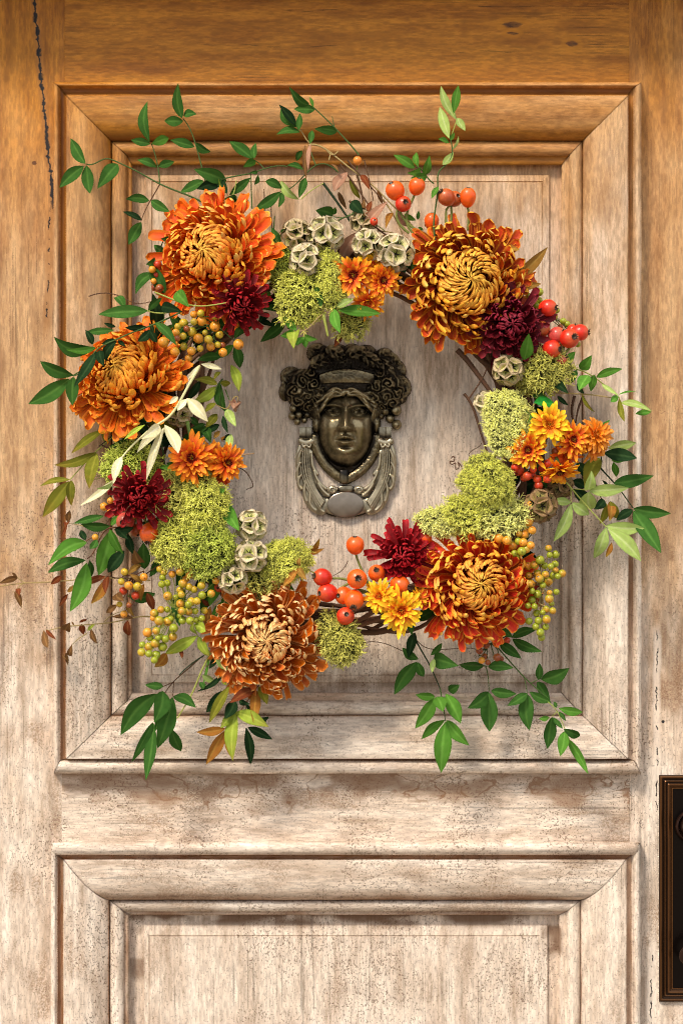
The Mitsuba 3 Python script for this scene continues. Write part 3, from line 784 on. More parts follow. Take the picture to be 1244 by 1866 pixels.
CA, CB, CC, CD, CE = (0, 130, 2.962), (400, 130, 2.962), (800, 130, 2.802), (20, 500, 2.827), (0, 820, 2.827)
CF, CG, CH, CI, CJ = (0, 1200, 2.962), (340, 900, 2.962), (640, 900, 2.827), (680, 1150, 2.2055), (800, 500, 2.802)
CK, CL, CM = (380, 480, 3.659), (330, 1180, 6.22), (310, 600, 6.218)
BRK = (.085, .042, .024)
for pts, crop, r_, d, lab in [
    ([(480, 1215), (560, 1197), (650, 1215), (720, 1248), (770, 1252), (850, 1230)], CA, .9, .06, 'dark thread-like tendril reaching out left above the far left chrysanthemum'),
    ([(60, 940), (75, 932), (72, 955), (55, 955), (62, 970), (82, 962), (85, 995), (100, 985), (95, 960), (112, 980), (108, 1030), (118, 1075), (135, 1108), (160, 1140)], CJ, .95, .075, 'dark curled tendril at the inner right edge of the ring'),
    ([(125, 610), (150, 640), (175, 690), (200, 770), (225, 850), (245, 912)], CJ, 2.3, .072, 'brown forked twig at the inner right edge of the ring'),
    ([(150, 635), (195, 570), (225, 520), (245, 470)], CJ, 1.5, .072, 'thin upper fork of the brown twig'),
    ([(90, 385), (150, 450), (210, 530), (260, 600), (300, 690)], CJ, 4.4, .070, 'thick brown vine below the rust and gold chrysanthemum'),
    ([(215, 960), (180, 940), (150, 920), (160, 905), (200, 880), (215, 860)], CJ, .8, .066, None),
    ([(750, 1555), (850, 1610), (915, 1700), (930, 1790), (900, 1800), (870, 1820)], CM, .9, .065, 'dark drooping tendril left of the knocker'),
    ([(740, 1435), (850, 1420), (955, 1405)], CM, 1.3, .066, 'pale cut twig pointing at the knocker'),
    ([(945, 805), (1030, 800), (1090, 815), (1170, 850), (1230, 860)], CG, .7, .04, None),
    ([(700, 850), (660, 920), (620, 950)], CG, .7, .04, None),
    ([(870, 360), (840, 410), (790, 440)], CG, .7, .05, None),
    ([(500, 900), (560, 925), (470, 880)], CD, 1.6, .06, None),
    ([(690, 620), (680, 660), (676, 700), (690, 760)], CJ, 2.4, .062, None),
    ([(735, 620), (705, 700), (695, 760)], CJ, 2.0, .060, None),
    ([(320, 720), (380, 790), (500, 800), (640, 800)], CH, .7, .05, None),
]:
    wire(ring, 'tendril', pts, r_, BRK if 'pale' not in (lab or '') else (.36, .22, .12), d, crop=crop)


# ------------------------------------------------------------------ leaves
LEAFC = dict(g=((.040, .115, .022), (.070, .170, .035)), G=((.085, .235, .030), (.13, .31, .05)), l=((.30, .40, .045), (.40, .50, .09)), o=((.19, .20, .024), (.27, .27, .04)),
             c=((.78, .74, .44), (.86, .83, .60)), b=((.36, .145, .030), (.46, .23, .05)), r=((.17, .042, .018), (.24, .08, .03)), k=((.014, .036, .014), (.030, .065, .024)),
             p=((.42, .22, .145), (.52, .31, .21)), e=((.035, .33, .045), (.05, .42, .07)), L=((.36, .50, .13), (.46, .58, .22)), t=((.30, .16, .035), (.40, .24, .06)), d=((.15, .075, .030), (.24, .13, .05)))
lr = np.random.default_rng(99)


def leaf(parent, b, t, w, col, d0, d1, name='leaf', bow=None, label=None):
    """b, t: plan positions of base and tip; w: width over length"""
    A, Bt = P(b[0], b[1], d0), P(t[0], t[1], d1)
    ax = Bt - A
    Ln = np.linalg.norm(ax); ax /= Ln
    view = np.array([0, -1.0, 0])
    side = np.cross(ax, view); side /= np.linalg.norm(side) + 1e-9
    nor = np.cross(side, ax)
    roll = lr.normal(0, .30)
    side, nor = side * math.cos(roll) + nor * math.sin(roll), nor * math.cos(roll) - side * math.sin(roll)
    nt, ns = 15, 9
    u = np.linspace(0, 1, nt); s = np.linspace(-1, 1, ns)
    sb = (lr.normal(0, .045) if bow is None else bow) * Ln
    db = lr.normal(.06, .09) * Ln
    C = A + ax * (u * Ln)[:, None] + side * (sb * np.sin(np.pi * u))[:, None] + nor * (db * np.sin(np.pi * u))[:, None]
    pw = 0.82 + .25 * lr.random()
    W = Ln * w * .5 * np.sin(np.pi * np.clip(u, 0, 1) ** pw) ** 0.86 * (1 - .22 * u)
    W[0] = Ln * .008; W[-1] = Ln * .004
    fold = .30 + .25 * lr.random()
    wave = .05 * np.sin(u * 9 + lr.random() * 6)[:, None] * s[None] * W[:, None]
    pts = C[:, None] + side * (W[:, None] * s[None])[..., None] + nor * (fold * W[:, None] * (np.abs(s) ** 1.2)[None] * .7 + wave)[..., None]
    c0, c1 = (np.array(x) for x in LEAFC[col])
    j = 1 + lr.normal(0, .14)
    vein = np.exp(-(s / .07) ** 2)[None, :, None] * np.ones((nt, 1, 1))
    side_v = (0.5 + 0.5 * np.cos(2 * np.pi * (u[:, None] * 6 - np.abs(s)[None] * 1.2)))[..., None] ** 4
    mot = meshkit.fbm(pts * 260, 3, 4)[..., None]
    cc = (c0 * (.72 + .56 * mot) * (1 - .18 * side_v) + (c1 - c0) * (1.2 * vein + .5 * side_v)) * j
    if col in 'lob':
        tipc = np.array(LEAFC['b' if col != 'b' else 'l'][0])
        mixr = np.clip((u[:, None] - .55) / .45, 0, 1)[..., None] * np.clip((mot - .35) * 3, 0, 1) * (.5 if lr.random() < .6 else 0.1)
        cc = cc * (1 - mixr) + tipc * mixr
    edge = (np.abs(s) > .95)[None, :, None] * np.ones((nt, 1, 1))
    cc = cc * (1 - .22 * edge)
    i, k = np.meshgrid(np.arange(nt - 1), np.arange(ns - 1), indexing='ij')
    q = np.stack([i * ns + k, i * ns + k + 1, (i + 1) * ns + k + 1, (i + 1) * ns + k], -1).reshape(-1, 4)
    kk = add(name, tri(pts.reshape(-1, 3), np.vstack([q[:, [0, 1, 2]], q[:, [0, 2, 3]]])), 'leaf_skin', parent, color=np.clip(cc.reshape(-1, 3), 0, 1))
    if label:
        labels[kk] = {'label': label}


SC = dict(g=(.055, .10, .025), n=(.10, .05, .025), l=(.32, .36, .08), c=(.62, .60, .32), y=(.34, .25, .10), k=(.02, .035, .015), r=(.16, .06, .03))


def spray(label, crop, d, stems, leaves, name='leaf_spray', cat='leaves', group='leafy sprigs of the wreath', dj=.016, lift=.0):
    k = thing(name, label, cat, group)
    ox, oy, s = crop
    for st in stems:
        c, r_, pts = st[0], st[1], st[2:]
        wire(k, 'stem', pts, r_, SC[c], d - .002, crop=crop, dj=lr.normal(lift, .003))
    for bx, by, tx, ty, w, col in leaves:
        d0 = d + lr.normal(0, .002)
        leaf(k, (ox + bx / s, oy + by / s), (ox + tx / s, oy + ty / s), w, col, d0, max(.030, d0 + lr.normal(.003, dj * .6)))
    return k


spray('dark green sprig reaching furthest up and left over the corner moulding', CA, .052,
      [('g', 1.5, (1150, 745), (1040, 680), (862, 607), (740, 540), (640, 492), (570, 472), (520, 494), (465, 500)), ('g', 1.1, (862, 607), (850, 500), (835, 440), (818, 390)),
       ('n', 1.1, (862, 612), (820, 685), (790, 740), (762, 810))],
      [(462, 498, 383, 362, .42, 'g'), (452, 512, 322, 628, .44, 'g'), (468, 508, 487, 660, .44, 'g'), (636, 500, 527, 633, .48, 'g'), (808, 382, 797, 163, .33, 'g'), (812, 392, 708, 370, .48, 'g'),
       (820, 392, 912, 360, .46, 'G'), (848, 518, 742, 478, .48, 'g'), (856, 515, 942, 488, .50, 'g'), (806, 697, 680, 690, .40, 'g'), (816, 698, 918, 758, .46, 'g'), (765, 802, 663, 757, .44, 'k'), (764, 814, 694, 936, .52, 'g')])
spray('dark green sprig standing tall above the bright orange chrysanthemum', CA, .050,
      [('g', 1.3, (1130, 740), (1112, 610), (1085, 500), (1052, 380), (1020, 300), (988, 255))],
      [(982, 252, 962, 64, .34, 'g'), (990, 268, 888, 268, .56, 'g'), (990, 240, 1062, 232, .75, 'g'), (1050, 408, 920, 370, .46, 'g'), (1056, 385, 1138, 434, .56, 'g'), (1222, 592, 1048, 528, .44, 'g'), (1190, 600, 1062, 636, .50, 'k'), (1100, 592, 972, 655, .44, 'g')])
spray('dark leaves peeping out at the left of the bright orange chrysanthemum', CA, .056, [('g', 1.2, (1040, 830), (960, 800), (900, 870), (850, 1010))],
      [(1045, 825, 940, 774, .46, 'g'), (940, 910, 868, 903, .5, 'g'), (900, 985, 832, 938, .5, 'g'), (832, 1090, 733, 1202, .50, 'g'), (835, 1030, 788, 1042, .45, 'g')])
spray('short dark sprig with small leaves just above the bright orange chrysanthemum', CB, .055,
      [('g', 1.2, (0, 590), (90, 565), (160, 552), (240, 527), (365, 514)), ('g', .9, (240, 525), (205, 490), (170, 470)), ('g', 1.2, (175, 740), (172, 640), (170, 555)), ('n', 1.2, (242, 800), (242, 700), (240, 635)), ('n', 1.2, (283, 860), (280, 780), (279, 722)), ('g', 1.3, (292, 860), (297, 780)), ('l', 1.2, (10, 760), (60, 700), (90, 590))],
      [(182, 474, 54, 378, .42, 'g'), (188, 470, 195, 386, .5, 'g'), (196, 487, 128, 517, .46, 'G'), (168, 575, 53, 668, .36, 'g'), (205, 542, 162, 546, .45, 'g'), (208, 558, 188, 612, .45, 'g'), (454, 532, 364, 508, .52, 'g'), (95, 700, 20, 690, .40, 'g'), (60, 745, 75, 665, .45, 'g'), (130, 740, 150, 670, .45, 'g'), (40, 660, -20, 560, .40, 'k'), (210, 790, 260, 850, .45, 'g'), (30, 740, -5, 580, .12, 'l')])
spray('green sprig of broad leaves hanging to the left of the dry twigs at the top', CB, .055,
      [('g', 1.2, (640, 545), (520, 508), (440, 580), (330, 648)), ('g', 1.0, (520, 508), (505, 470), (490, 420))],
      [(338, 632, 248, 592, .52, 'g'), (330, 592, 430, 692, .42, 'L'), (330, 650, 192, 742, .38, 'g'), (336, 652, 318, 735, .40, 'g'), (464, 575, 428, 684, .38, 'g'), (446, 428, 414, 484, .50, 'g'), (500, 318, 488, 392, .42, 'g')])
spray('dark green sprig leaning left at the very top of the wreath', CB, .050,
      [('g', 1.3, (752, 452), (700, 390), (640, 325), (575, 258), (520, 207), (500, 188)), ('g', .8, (622, 310), (612, 270), (608, 243)), ('y', 1.1, (500, 395), (470, 370), (442, 325), (415, 300))],
      [(482, 182, 376, 83, .32, 'g'), (514, 207, 400, 204, .52, 'g'), (506, 196, 486, 138, .35, 'G'), (634, 325, 512, 310, .48, 'g'), (416, 296, 322, 180, .38, 'k'), (420, 302, 330, 205, .40, 'g'), (426, 318, 434, 228, .42, 'g'), (436, 328, 308, 340, .44, 'g')])
k = spray('tangle of dry twigs with curled pinkish brown leaves at the top of the wreath', CB, .070,
      [('y', 1.5, (480, 398), (505, 395), (600, 440), (700, 520), (830, 620), (900, 690), (1000, 790), (1060, 860)), ('k', 2.2, (558, 603), (640, 715), (735, 860)), ('n', 1.5, (650, 500), (720, 600), (790, 700), (850, 800)), ('n', 1.3, (690, 480), (760, 560), (830, 640), (900, 720)),
       ('y', 1.2, (600, 440), (590, 480)), ('y', 1.0, (640, 430), (610, 450), (580, 430)), ('n', 1.6, (740, 560), (770, 680), (780, 800)), ('y', 1.4, (880, 690), (940, 780), (985, 880)), ('n', 1.0, (780, 480), (810, 600), (830, 700)), ('g', 1.3, (620, 815), (680, 785), (730, 760)), ('y', 1.3, (760, 868), (860, 862), (960, 880)), ('l', .9, (440, 690), (500, 640), (560, 605)), ('n', 1.8, (700, 700), (760, 760), (840, 840), (930, 900))],
      [(490, 392, 478, 532, .20, 'p'), (462, 400, 468, 585, .16, 'd'), (690, 545, 618, 650, .55, 'p'), (655, 560, 640, 640, .4, 'd'), (640, 650, 685, 745, .30, 'd'), (712, 700, 775, 770, .62, 'k'), (780, 838, 905, 703, .34, 'p'), (935, 765, 895, 850, .30, 'b'), (958, 760, 1045, 842, .42, 'p'), (745, 868, 650, 1045, .44, 'p'), (760, 875, 720, 990, .3, 'd'), (915, 880, 808, 975, .30, 'b'), (780, 690, 760, 800, .30, 'd'), (700, 580, 760, 690, .30, 'o'), (850, 640, 880, 720, .3, 'd'), (600, 500, 640, 540, .2, 'd'), (760, 560, 810, 640, .3, 'r'), (820, 700, 780, 780, .35, 'r')],
      name='dried_sprig', cat='dried twigs', group='dry brown sprigs')
spray('little round green leaves in front of the seed pods at the top', CB, .080, [('g', 1.0, (725, 763), (660, 790), (612, 782))],
      [(612, 778, 518, 750, .58, 'g'), (616, 772, 626, 732, .45, 'g'), (612, 785, 574, 800, .55, 'G'), (330, 870, 370, 850, .5, 'g'), (240, 965, 275, 950, .5, 'g')])
spray('fresh green sprig beside the three rose hips at the top', CB, .060, [('g', 1.1, (1155, 605), (1115, 565), (1080, 525), (1055, 515))],
      [(1052, 522, 938, 450, .42, 'G'), (1072, 516, 1063, 436, .45, 'G'), (1082, 530, 1012, 548, .52, 'G'), (1108, 560, 1132, 453, .40, 'G'), (1118, 568, 1030, 576, .50, 'G'), (1058, 805, 995, 768, .42, 'G'), (1068, 800, 1074, 752, .5, 'g'), (1108, 838, 1132, 770, .42, 'g'), (1098, 860, 1070, 840, .5, 'G')])
spray('bright green blurred sprig standing up at the top right', CC, .085,
      [('g', 1.4, (-20, 860), (-20, 700), (-8, 580), (0, 510), (30, 480), (58, 445), (66, 400), (58, 350), (52, 320)), ('l', 1.0, (55, 345), (75, 290), (90, 245))],
      [(88, 248, 8, 75, .26, 'L'), (72, 215, 97, 72, .34, 'G'), (50, 342, 2, 182, .34, 'L'), (92, 238, 132, 304, .52, 'L'), (50, 365, -6, 345, .50, 'G'), (55, 352, 78, 312, .5, 'G'), (66, 400, 98, 330, .36, 'L'), (16, 478, 72, 412, .50, 'L'), (-5, 590, -40, 650, .4, 'G')])
spray('tan brown lance leaves right of the rust and gold chrysanthemum', CC, .068, [('n', 1.4, (360, 1085), (375, 1080))],
      [(370, 1078, 437, 962, .36, 't'), (388, 1062, 552, 898, .30, 't'), (382, 1096, 520, 1084, .32, 't'), (290, 900, 410, 912, .34, 'b')])
spray('long dark leaves lying across the top of the far left chrysanthemum', CD, .122,
      [('g', 1.3, (880, 190), (780, 240), (700, 272), (600, 310), (540, 337), (440, 392), (365, 500), (322, 524)), ('l', 1.3, (740, 92), (830, 128), (950, 162), (1040, 158), (1118, 145)), ('l', 1.1, (700, 185), (790, 200), (860, 160))],
      [(705, 188, 452, 206, .30, 'g'), (588, 172, 538, 118, .52, 'g'), (708, 186, 778, 122, .46, 'g'), (775, 165, 884, 192, .44, 'k'), (532, 287, 383, 300, .30, 'g'), (702, 272, 588, 274, .32, 'k'), (745, 248, 852, 364, .38, 'g'), (718, 290, 752, 352, .62, 'k'), (718, 285, 652, 346, .55, 'k'), (438, 382, 222, 322, .36, 'g'), (436, 378, 285, 388, .26, 'G'), (422, 360, 384, 285, .5, 'k'), (548, 340, 488, 445, .42, 'k'), (540, 336, 468, 358, .42, 'k'), (552, 340, 592, 372, .5, 'k'), (442, 398, 326, 580, .30, 'k'), (455, 392, 478, 474, .55, 'k'), (540, 270, 480, 250, .4, 'k'), (850, 92, 918, 168, .50, 'G')])
spray('three dark leaves at the far left edge of the wreath', CD, .075, [('l', 1.0, (370, 540), (330, 560), (298, 580), (290, 540), (320, 522)), ('g', 1.2, (320, 522), (355, 500))],
      [(325, 520, 152, 448, .42, 'g'), (302, 540, 92, 667, .38, 'g'), (322, 528, 318, 676, .44, 'g')])
spray('cream white variegated leaves with pale stem on the left', CD, .118,
      [('c', 2.2, (972, 470), (940, 530), (900, 600), (850, 690), (800, 745), (748, 778), (670, 840), (600, 910), (560, 965))],
      [(905, 638, 1015, 758, .46, 'c'), (905, 642, 858, 702, .50, 'c'), (792, 775, 862, 922, .50, 'c'), (788, 790, 698, 1058, .22, 'c'), (775, 800, 650, 918, .28, 'c'), (768, 782, 672, 848, .40, 'c'), (572, 938, 530, 1068, .46, 'c'), (542, 1055, 358, 1190, .17, 'c'), (974, 466, 912, 540, .26, 'c'), (980, 462, 1086, 488, .30, 'c'), (520, 1060, 440, 1104, .25, 'L'), (690, 775, 585, 850, .25, 'l'), (860, 630, 815, 668, .4, 'c')])
spray('olive sprig hanging out on the left below the far left chrysanthemum', CD, .060,
      [('l', 1.2, (580, 790), (550, 812), (500, 860), (440, 912), (370, 985), (305, 1057)), ('k', 1.0, (550, 805), (500, 850), (455, 885))],
      [(482, 800, 312, 922, .24, 'o'), (442, 918, 222, 982, .24, 'o'), (446, 922, 404, 1104, .44, 'o'), (508, 785, 482, 866, .55, 'o'), (306, 1058, 152, 1090, .24, 'o'), (302, 1066, 165, 1250, .36, 'o'), (310, 1060, 312, 1192, .42, 'o'), (680, 850, 575, 925, .30, 'o')])
spray('lime and olive leaves along the inner left side of the wreath', CM, .075,
      [('g', 1.2, (600, 560), (555, 610), (535, 640), (510, 720)), ('g', 1.0, (590, 670), (570, 760), (560, 860)), ('g', 1.0, (625, 680), (655, 760), (670, 800)), ('y', .8, (510, 855), (570, 880), (630, 900), (700, 810), (760, 760), (765, 800))],
      [(592, 308, 312, 346, .42, 'g'), (738, 185, 792, 440, .52, 'g'), (690, 402, 782, 704, .40, 'l'), (538, 622, 282, 568, .40, 'o'), (532, 648, 266, 825, .44, 'l'), (518, 835, 388, 942, .44, 'o'), (565, 600, 685, 610, .56, 'o'), (575, 480, 495, 575, .42, 'o'), (536, 960, 405, 1115, .52, 'o'), (640, 908, 745, 1102, .42, 'L'), (600, 978, 655, 1175, .32, 'k'), (690, 1188, 658, 1385, .36, 'L'), (260, 1140, 120, 1340, .40, 'g'), (340, 580, 200, 800, .40, 'k'), (200, 1000, 330, 1100, .45, 'g'), (405, 1075, 220, 1140, .3, 'g'), (560, 1080, 340, 1200, .3, 'k'), (300, 1180, 420, 1290, .35, 'g'), (380, 1120, 460, 1290, .35, 'g'), (560, 1150, 500, 1240, .45, 't'), (600, 1250, 570, 1230, .5, 'b'), (690, 1200, 580, 1250, .35, 'k'), (320, 1180, 250, 1270, .4, 'g')])
wire('leaf_spray_%03d' % (count['leaf_spray'] - 1), 'stem', [(195, 1040), (215, 1150), (260, 1315)], 3.0, (.16, .26, .06), .09, crop=CM)
k = spray('withered pinkish blossom on a thin stalk at the inner left', CM, .072, [('y', .8, (640, 900), (700, 810), (745, 760), (768, 770), (762, 810))],
      [(690, 820, 750, 830, .5, 'p'), (760, 820, 808, 828, .5, 'p'), (745, 850, 715, 905, .5, 'p'), (745, 880, 742, 942, .55, 'p'), (740, 830, 700, 840, .5, 'p'), (750, 860, 760, 900, .4, 'p')], name='dried_sprig', cat='dried twigs', group='dry brown sprigs')
spray('single bright green leaf at the inner left above the seed pods', CE, .092, [('g', 1.2, (1120, 215), (1122, 250))], [(1128, 248, 1232, 416, .38, 'G'), (1120, 245, 1160, 200, .75, 'G')])
spray('mid green sprig with drooping leaves at the left under the burgundy chrysanthemum', CE, .085,
      [('r', 1.2, (690, 400), (620, 400), (560, 405), (510, 470), (450, 560)), ('r', .9, (500, 430), (440, 475)), ('g', 1.0, (735, 400), (735, 480))],
      [(568, 392, 418, 382, .40, 'g'), (535, 340, 380, 378, .28, 'g'), (442, 465, 418, 412, .6, 'k'), (447, 474, 250, 592, .36, 'G'), (442, 568, 248, 632, .34, 'g'), (576, 412, 508, 645, .44, 'G'), (566, 408, 638, 545, .44, 'G'), (448, 582, 362, 832, .38, 'G'), (462, 568, 466, 662, .34, 'g'), (642, 518, 556, 632, .50, 'k'), (740, 478, 746, 614, .46, 'g'), (590, 410, 690, 400, .44, 'k'), (572, 388, 628, 326, .42, 'G'), (660, 430, 690, 540, .5, 'k'), (600, 400, 660, 460, .5, 'k'), (500, 460, 465, 510, .4, 'g')])
spray('bronze brown leaves beside the small berries at the left', CE, .074, [('n', 1.1, (880, 560), (780, 620), (720, 660), (660, 700)), ('n', .9, (550, 650), (620, 660), (700, 660))],
      [(546, 652, 432, 695, .34, 'r'), (548, 665, 470, 792, .36, 'b'), (732, 580, 692, 512, .45, 'd'), (728, 592, 655, 642, .42, 't'), (735, 688, 662, 638, .34, 't'), (662, 782, 692, 858, .46, 't'), (606, 796, 548, 838, .46, 'd'), (742, 690, 728, 778, .40, 'b'), (758, 735, 792, 828, .44, 'r'), (660, 878, 666, 958, .46, 'r'), (688, 868, 575, 860, .26, 'd'), (1085, 805, 1074, 925, .38, 'b'), (860, 1050, 796, 1118, .44, 'b'), (930, 1030, 940, 1075, .4, 'r'), (600, 740, 640, 780, .45, 'd'), (1040, 770, 1085, 800, .4, 'r'), (555, 650, 545, 740, .4, 'r')], group='bronze leaf sprigs')
spray('upper thin dry runner with shrivelled leaves crossing the left edge of the picture', CE, .045,
      [('y', 1.1, (775, 672), (660, 662), (560, 660), (380, 670), (260, 680), (130, 686), (0, 702), (-60, 712)), ('y', .7, (130, 684), (100, 665), (80, 640)), ('y', .7, (130, 686), (100, 705), (90, 725))],
      [(92, 658, -4, 688, .34, 'd'), (90, 655, 62, 630, .4, 'd'), (78, 728, 112, 814, .36, 'd'), (95, 712, 102, 752, .45, 'r'), (318, 648, 262, 692, .50, 'r'), (325, 640, 330, 670, .3, 'd'), (352, 742, 306, 806, .34, 'r'), (348, 730, 400, 690, .3, 't')], name='dried_sprig', cat='dried twigs', group='dry brown sprigs')
spray('lower thin dry runner with shrivelled leaves at the left', CE, .045,
      [('y', 1.1, (780, 860), (700, 862), (600, 884), (500, 896), (380, 906), (250, 930)), ('y', .8, (450, 945), (410, 970), (370, 1005)), ('y', .8, (540, 885), (580, 850), (640, 830)), ('y', .8, (250, 930), (240, 925))],
      [(238, 928, 292, 978, .26, 'r'), (226, 930, 248, 1018, .32, 'd'), (340, 930, 362, 888, .60, 'd'), (420, 896, 432, 952, .46, 'r'), (452, 932, 490, 898, .46, 'l'), (470, 922, 502, 998, .40, 'd'), (356, 1060, 372, 1002, .46, 'd'), (342, 1045, 352, 1112, .40, 'd'), (385, 905, 370, 885, .4, 'd'), (322, 1050, 346, 1080, .4, 'd'), (430, 885, 420, 875, .5, 'r')], name='dried_sprig', cat='dried twigs', group='dry brown sprigs')
spray('small rusty leaf pair standing alone at the left', CE, .050, [('y', .8, (450, 400), (400, 385), (348, 378))], [(352, 376, 362, 310, .52, 'd'), (346, 378, 312, 458, .18, 'r'), (350, 378, 338, 400, .3, 'r')], name='dried_sprig', cat='dried twigs', group='dry brown sprigs')
spray('lime green leaves left of the peach chrysanthemum', CE, .080, [('l', 1.1, (1085, 1050), (1040, 990), (1020, 960), (1005, 925)), ('y', .9, (1100, 800), (1150, 760)), ('y', .9, (1110, 850), (1180, 750))],
      [(1016, 958, 850, 1052, .32, 'l'), (1018, 950, 998, 885, .65, 'l'), (1022, 962, 1078, 1062, .46, 'l'), (1000, 900, 1060, 935, .5, 'l'), (1110, 1080, 1188, 1132, .52, 'L'), (1130, 860, 1160, 830, .5, 'l')])
spray('long drooping dark green leaves at the bottom left, over the lower moulding', CF, .062,
      [('n', 1.1, (1075, 0), (1010, 60), (938, 125), (892, 185)), ('n', .9, (938, 125), (934, 205)), ('n', .9, (934, 128), (880, 152))],
      [(882, 150, 782, 142, .46, 'g'), (848, 190, 652, 412, .36, 'g'), (880, 176, 832, 345, .56, 'g'), (932, 208, 850, 484, .38, 'g'), (936, 205, 1058, 265, .42, 'g'), (826, 345, 712, 558, .28, 'g'), (832, 350, 788, 656, .26, 'g'), (928, 380, 978, 500, .46, 'g'), (905, 200, 838, 390, .36, 'g')])
spray('lime, orange and bronze leaves hanging below the peach chrysanthemum', CL, .070,
      [('r', .9, (912, 380), (842, 480), (740, 620), (660, 740), (500, 930)), ('r', .8, (598, 620), (604, 740)), ('l', 1.5, (345, 40), (320, 90), (240, 250), (120, 530), (0, 735), (-40, 800)), ('k', 1.2, (260, 90), (100, 200), (-20, 310)), ('g', 1.2, (570, 280), (545, 420)), ('n', .8, (800, 560), (740, 630), (735, 700)), ('n', .7, (930, 740), (990, 785)), ('n', .8, (400, 100), (320, 190), (280, 220))],
      [(412, 138, 560, 248, .56, 'l'), (240, 310, 388, 395, .66, 'L'), (330, 88, 180, -10, .40, 'l'), (500, 258, 176, 498, .16, 'k'), (330, 70, 240, 474, .09, 'G'), (548, 436, 318, 855, .27, 'o'), (505, 488, 286, 734, .42, 'k'), (548, 405, 622, 518, .66, 'o'), (842, 470, 552, 628, .36, 'r'), (850, 478, 824, 860, .36, 'b'), (880, 440, 975, 645, .52, 'o'), (800, 365, 685, 455, .50, 'o'), (610, 600, 495, 810, .62, 'k'), (602, 735, 446, 914, .44, 'l'), (612, 736, 992, 898, .40, 'l'), (618, 748, 588, 1286, .34, 'l'), (502, 920, 172, 958, .32, 'b'), (502, 938, 284, 1324, .38, 'b'), (516, 930, 582, 1262, .30, 'b'), (738, 905, 786, 1328, .27, 'k'), (758, 905, 1034, 1040, .36, 'k'), (470, 380, 600, 350, .4, 'l'), (520, 420, 450, 375, .4, 'l'), (420, 110, 320, 240, .5, 'k'), (660, 600, 780, 640, .35, 'k'), (740, 640, 830, 760, .35, 'k'), (880, 800, 970, 820, .4, 'k'), (215, 390, 250, 470, .4, 'g')])
spray('little bronze shoot before the smooth moss above the peach chrysanthemum', CG, .100, [('n', .8, (620, 470), (608, 420), (612, 390))], [(602, 404, 516, 502, .42, 'b'), (604, 400, 648, 464, .44, 't'), (614, 392, 612, 342, .60, 't')], group='bronze leaf sprigs')
spray('faint orange leaf pair between the smooth moss and the knocker', CG, .060, [('n', .6, (640, 400), (655, 350), (662, 315))], [(660, 312, 718, 238, .30, 'b'), (664, 318, 742, 294, .26, 'b')], group='bronze leaf sprigs')
spray('green sprig hanging lowest at the bottom, under the golden daisies', CH, .058,
      [('k', 1.3, (318, 720), (345, 780), (388, 855), (425, 930), (455, 1000)), ('g', 1.1, (455, 1000), (470, 1080), (484, 1170))],
      [(345, 852, 262, 793, .52, 'g'), (336, 865, 220, 1034, .46, 'g'), (340, 866, 372, 942, .52, 'g'), (408, 830, 467, 768, .44, 'g'), (424, 848, 550, 885, .48, 'g'), (426, 850, 415, 920, .46, 'L'), (500, 1016, 557, 984, .52, 'g'), (430, 1046, 330, 1034, .46, 'G'), (430, 1052, 328, 1208, .44, 'G'), (438, 1046, 470, 1122, .52, 'G'), (486, 1030, 562, 1182, .50, 'G'), (480, 1165, 360, 1262, .42, 'G'), (484, 1175, 462, 1435, .40, 'G'), (490, 1166, 606, 1296, .44, 'G')])
spray('dark green sprig of three-part leaves at the bottom right, over the panel edge', CH, .058,
      [('g', 1.2, (700, 720), (760, 800), (830, 880), (890, 945), (950, 1000), (1030, 1088)), ('g', .8, (692, 890), (705, 960), (708, 1020)), ('g', .8, (890, 945), (905, 1030)), ('g', .8, (925, 975), (965, 955), (980, 950)), ('k', 1.0, (760, 760), (800, 735), (830, 740)), ('g', .9, (700, 888), (600, 880), (530, 885))],
      [(682, 886, 552, 880, .44, 'g'), (703, 890, 834, 896, .44, 'g'), (706, 1020, 598, 1104, .44, 'g'), (709, 1024, 710, 1224, .50, 'g'), (718, 1014, 850, 1030, .46, 'g'), (906, 1028, 802, 1092, .44, 'g'), (906, 1034, 916, 1218, .48, 'g'), (916, 1020, 1028, 1072, .44, 'g'), (955, 968, 1022, 1072, .42, 'g'), (976, 956, 1120, 898, .52, 'g'), (962, 958, 968, 872, .52, 'g'), (828, 736, 728, 682, .38, 'g'), (826, 738, 954, 698, .40, 'g'), (828, 748, 980, 812, .34, 'g'), (760, 768, 874, 848, .42, 'g')])
spray('smaller soft green sprig furthest to the bottom right, over the lower moulding', CI, .070,
      [('l', .8, (700, 285), (735, 320), (765, 385), (790, 440)), ('l', .7, (740, 322), (715, 345))],
      [(716, 346, 698, 474, .52, 'g'), (706, 346, 664, 352, .60, 'G'), (716, 346, 760, 392, .40, 'g'), (764, 394, 828, 422, .46, 'g'), (768, 402, 750, 502, .52, 'G'), (778, 430, 862, 574, .28, 'G'), (744, 310, 840, 325, .40, 'G'), (744, 324, 772, 362, .40, 'g'), (736, 308, 724, 284, .60, 'g')])
spray('green shoot with a pale thread left of the shaded moss on the right', CJ, .100, [('g', 1.0, (415, 450), (435, 400))], [(432, 436, 456, 302, .42, 'G'), (428, 700, 448, 762, .2, 'G')])
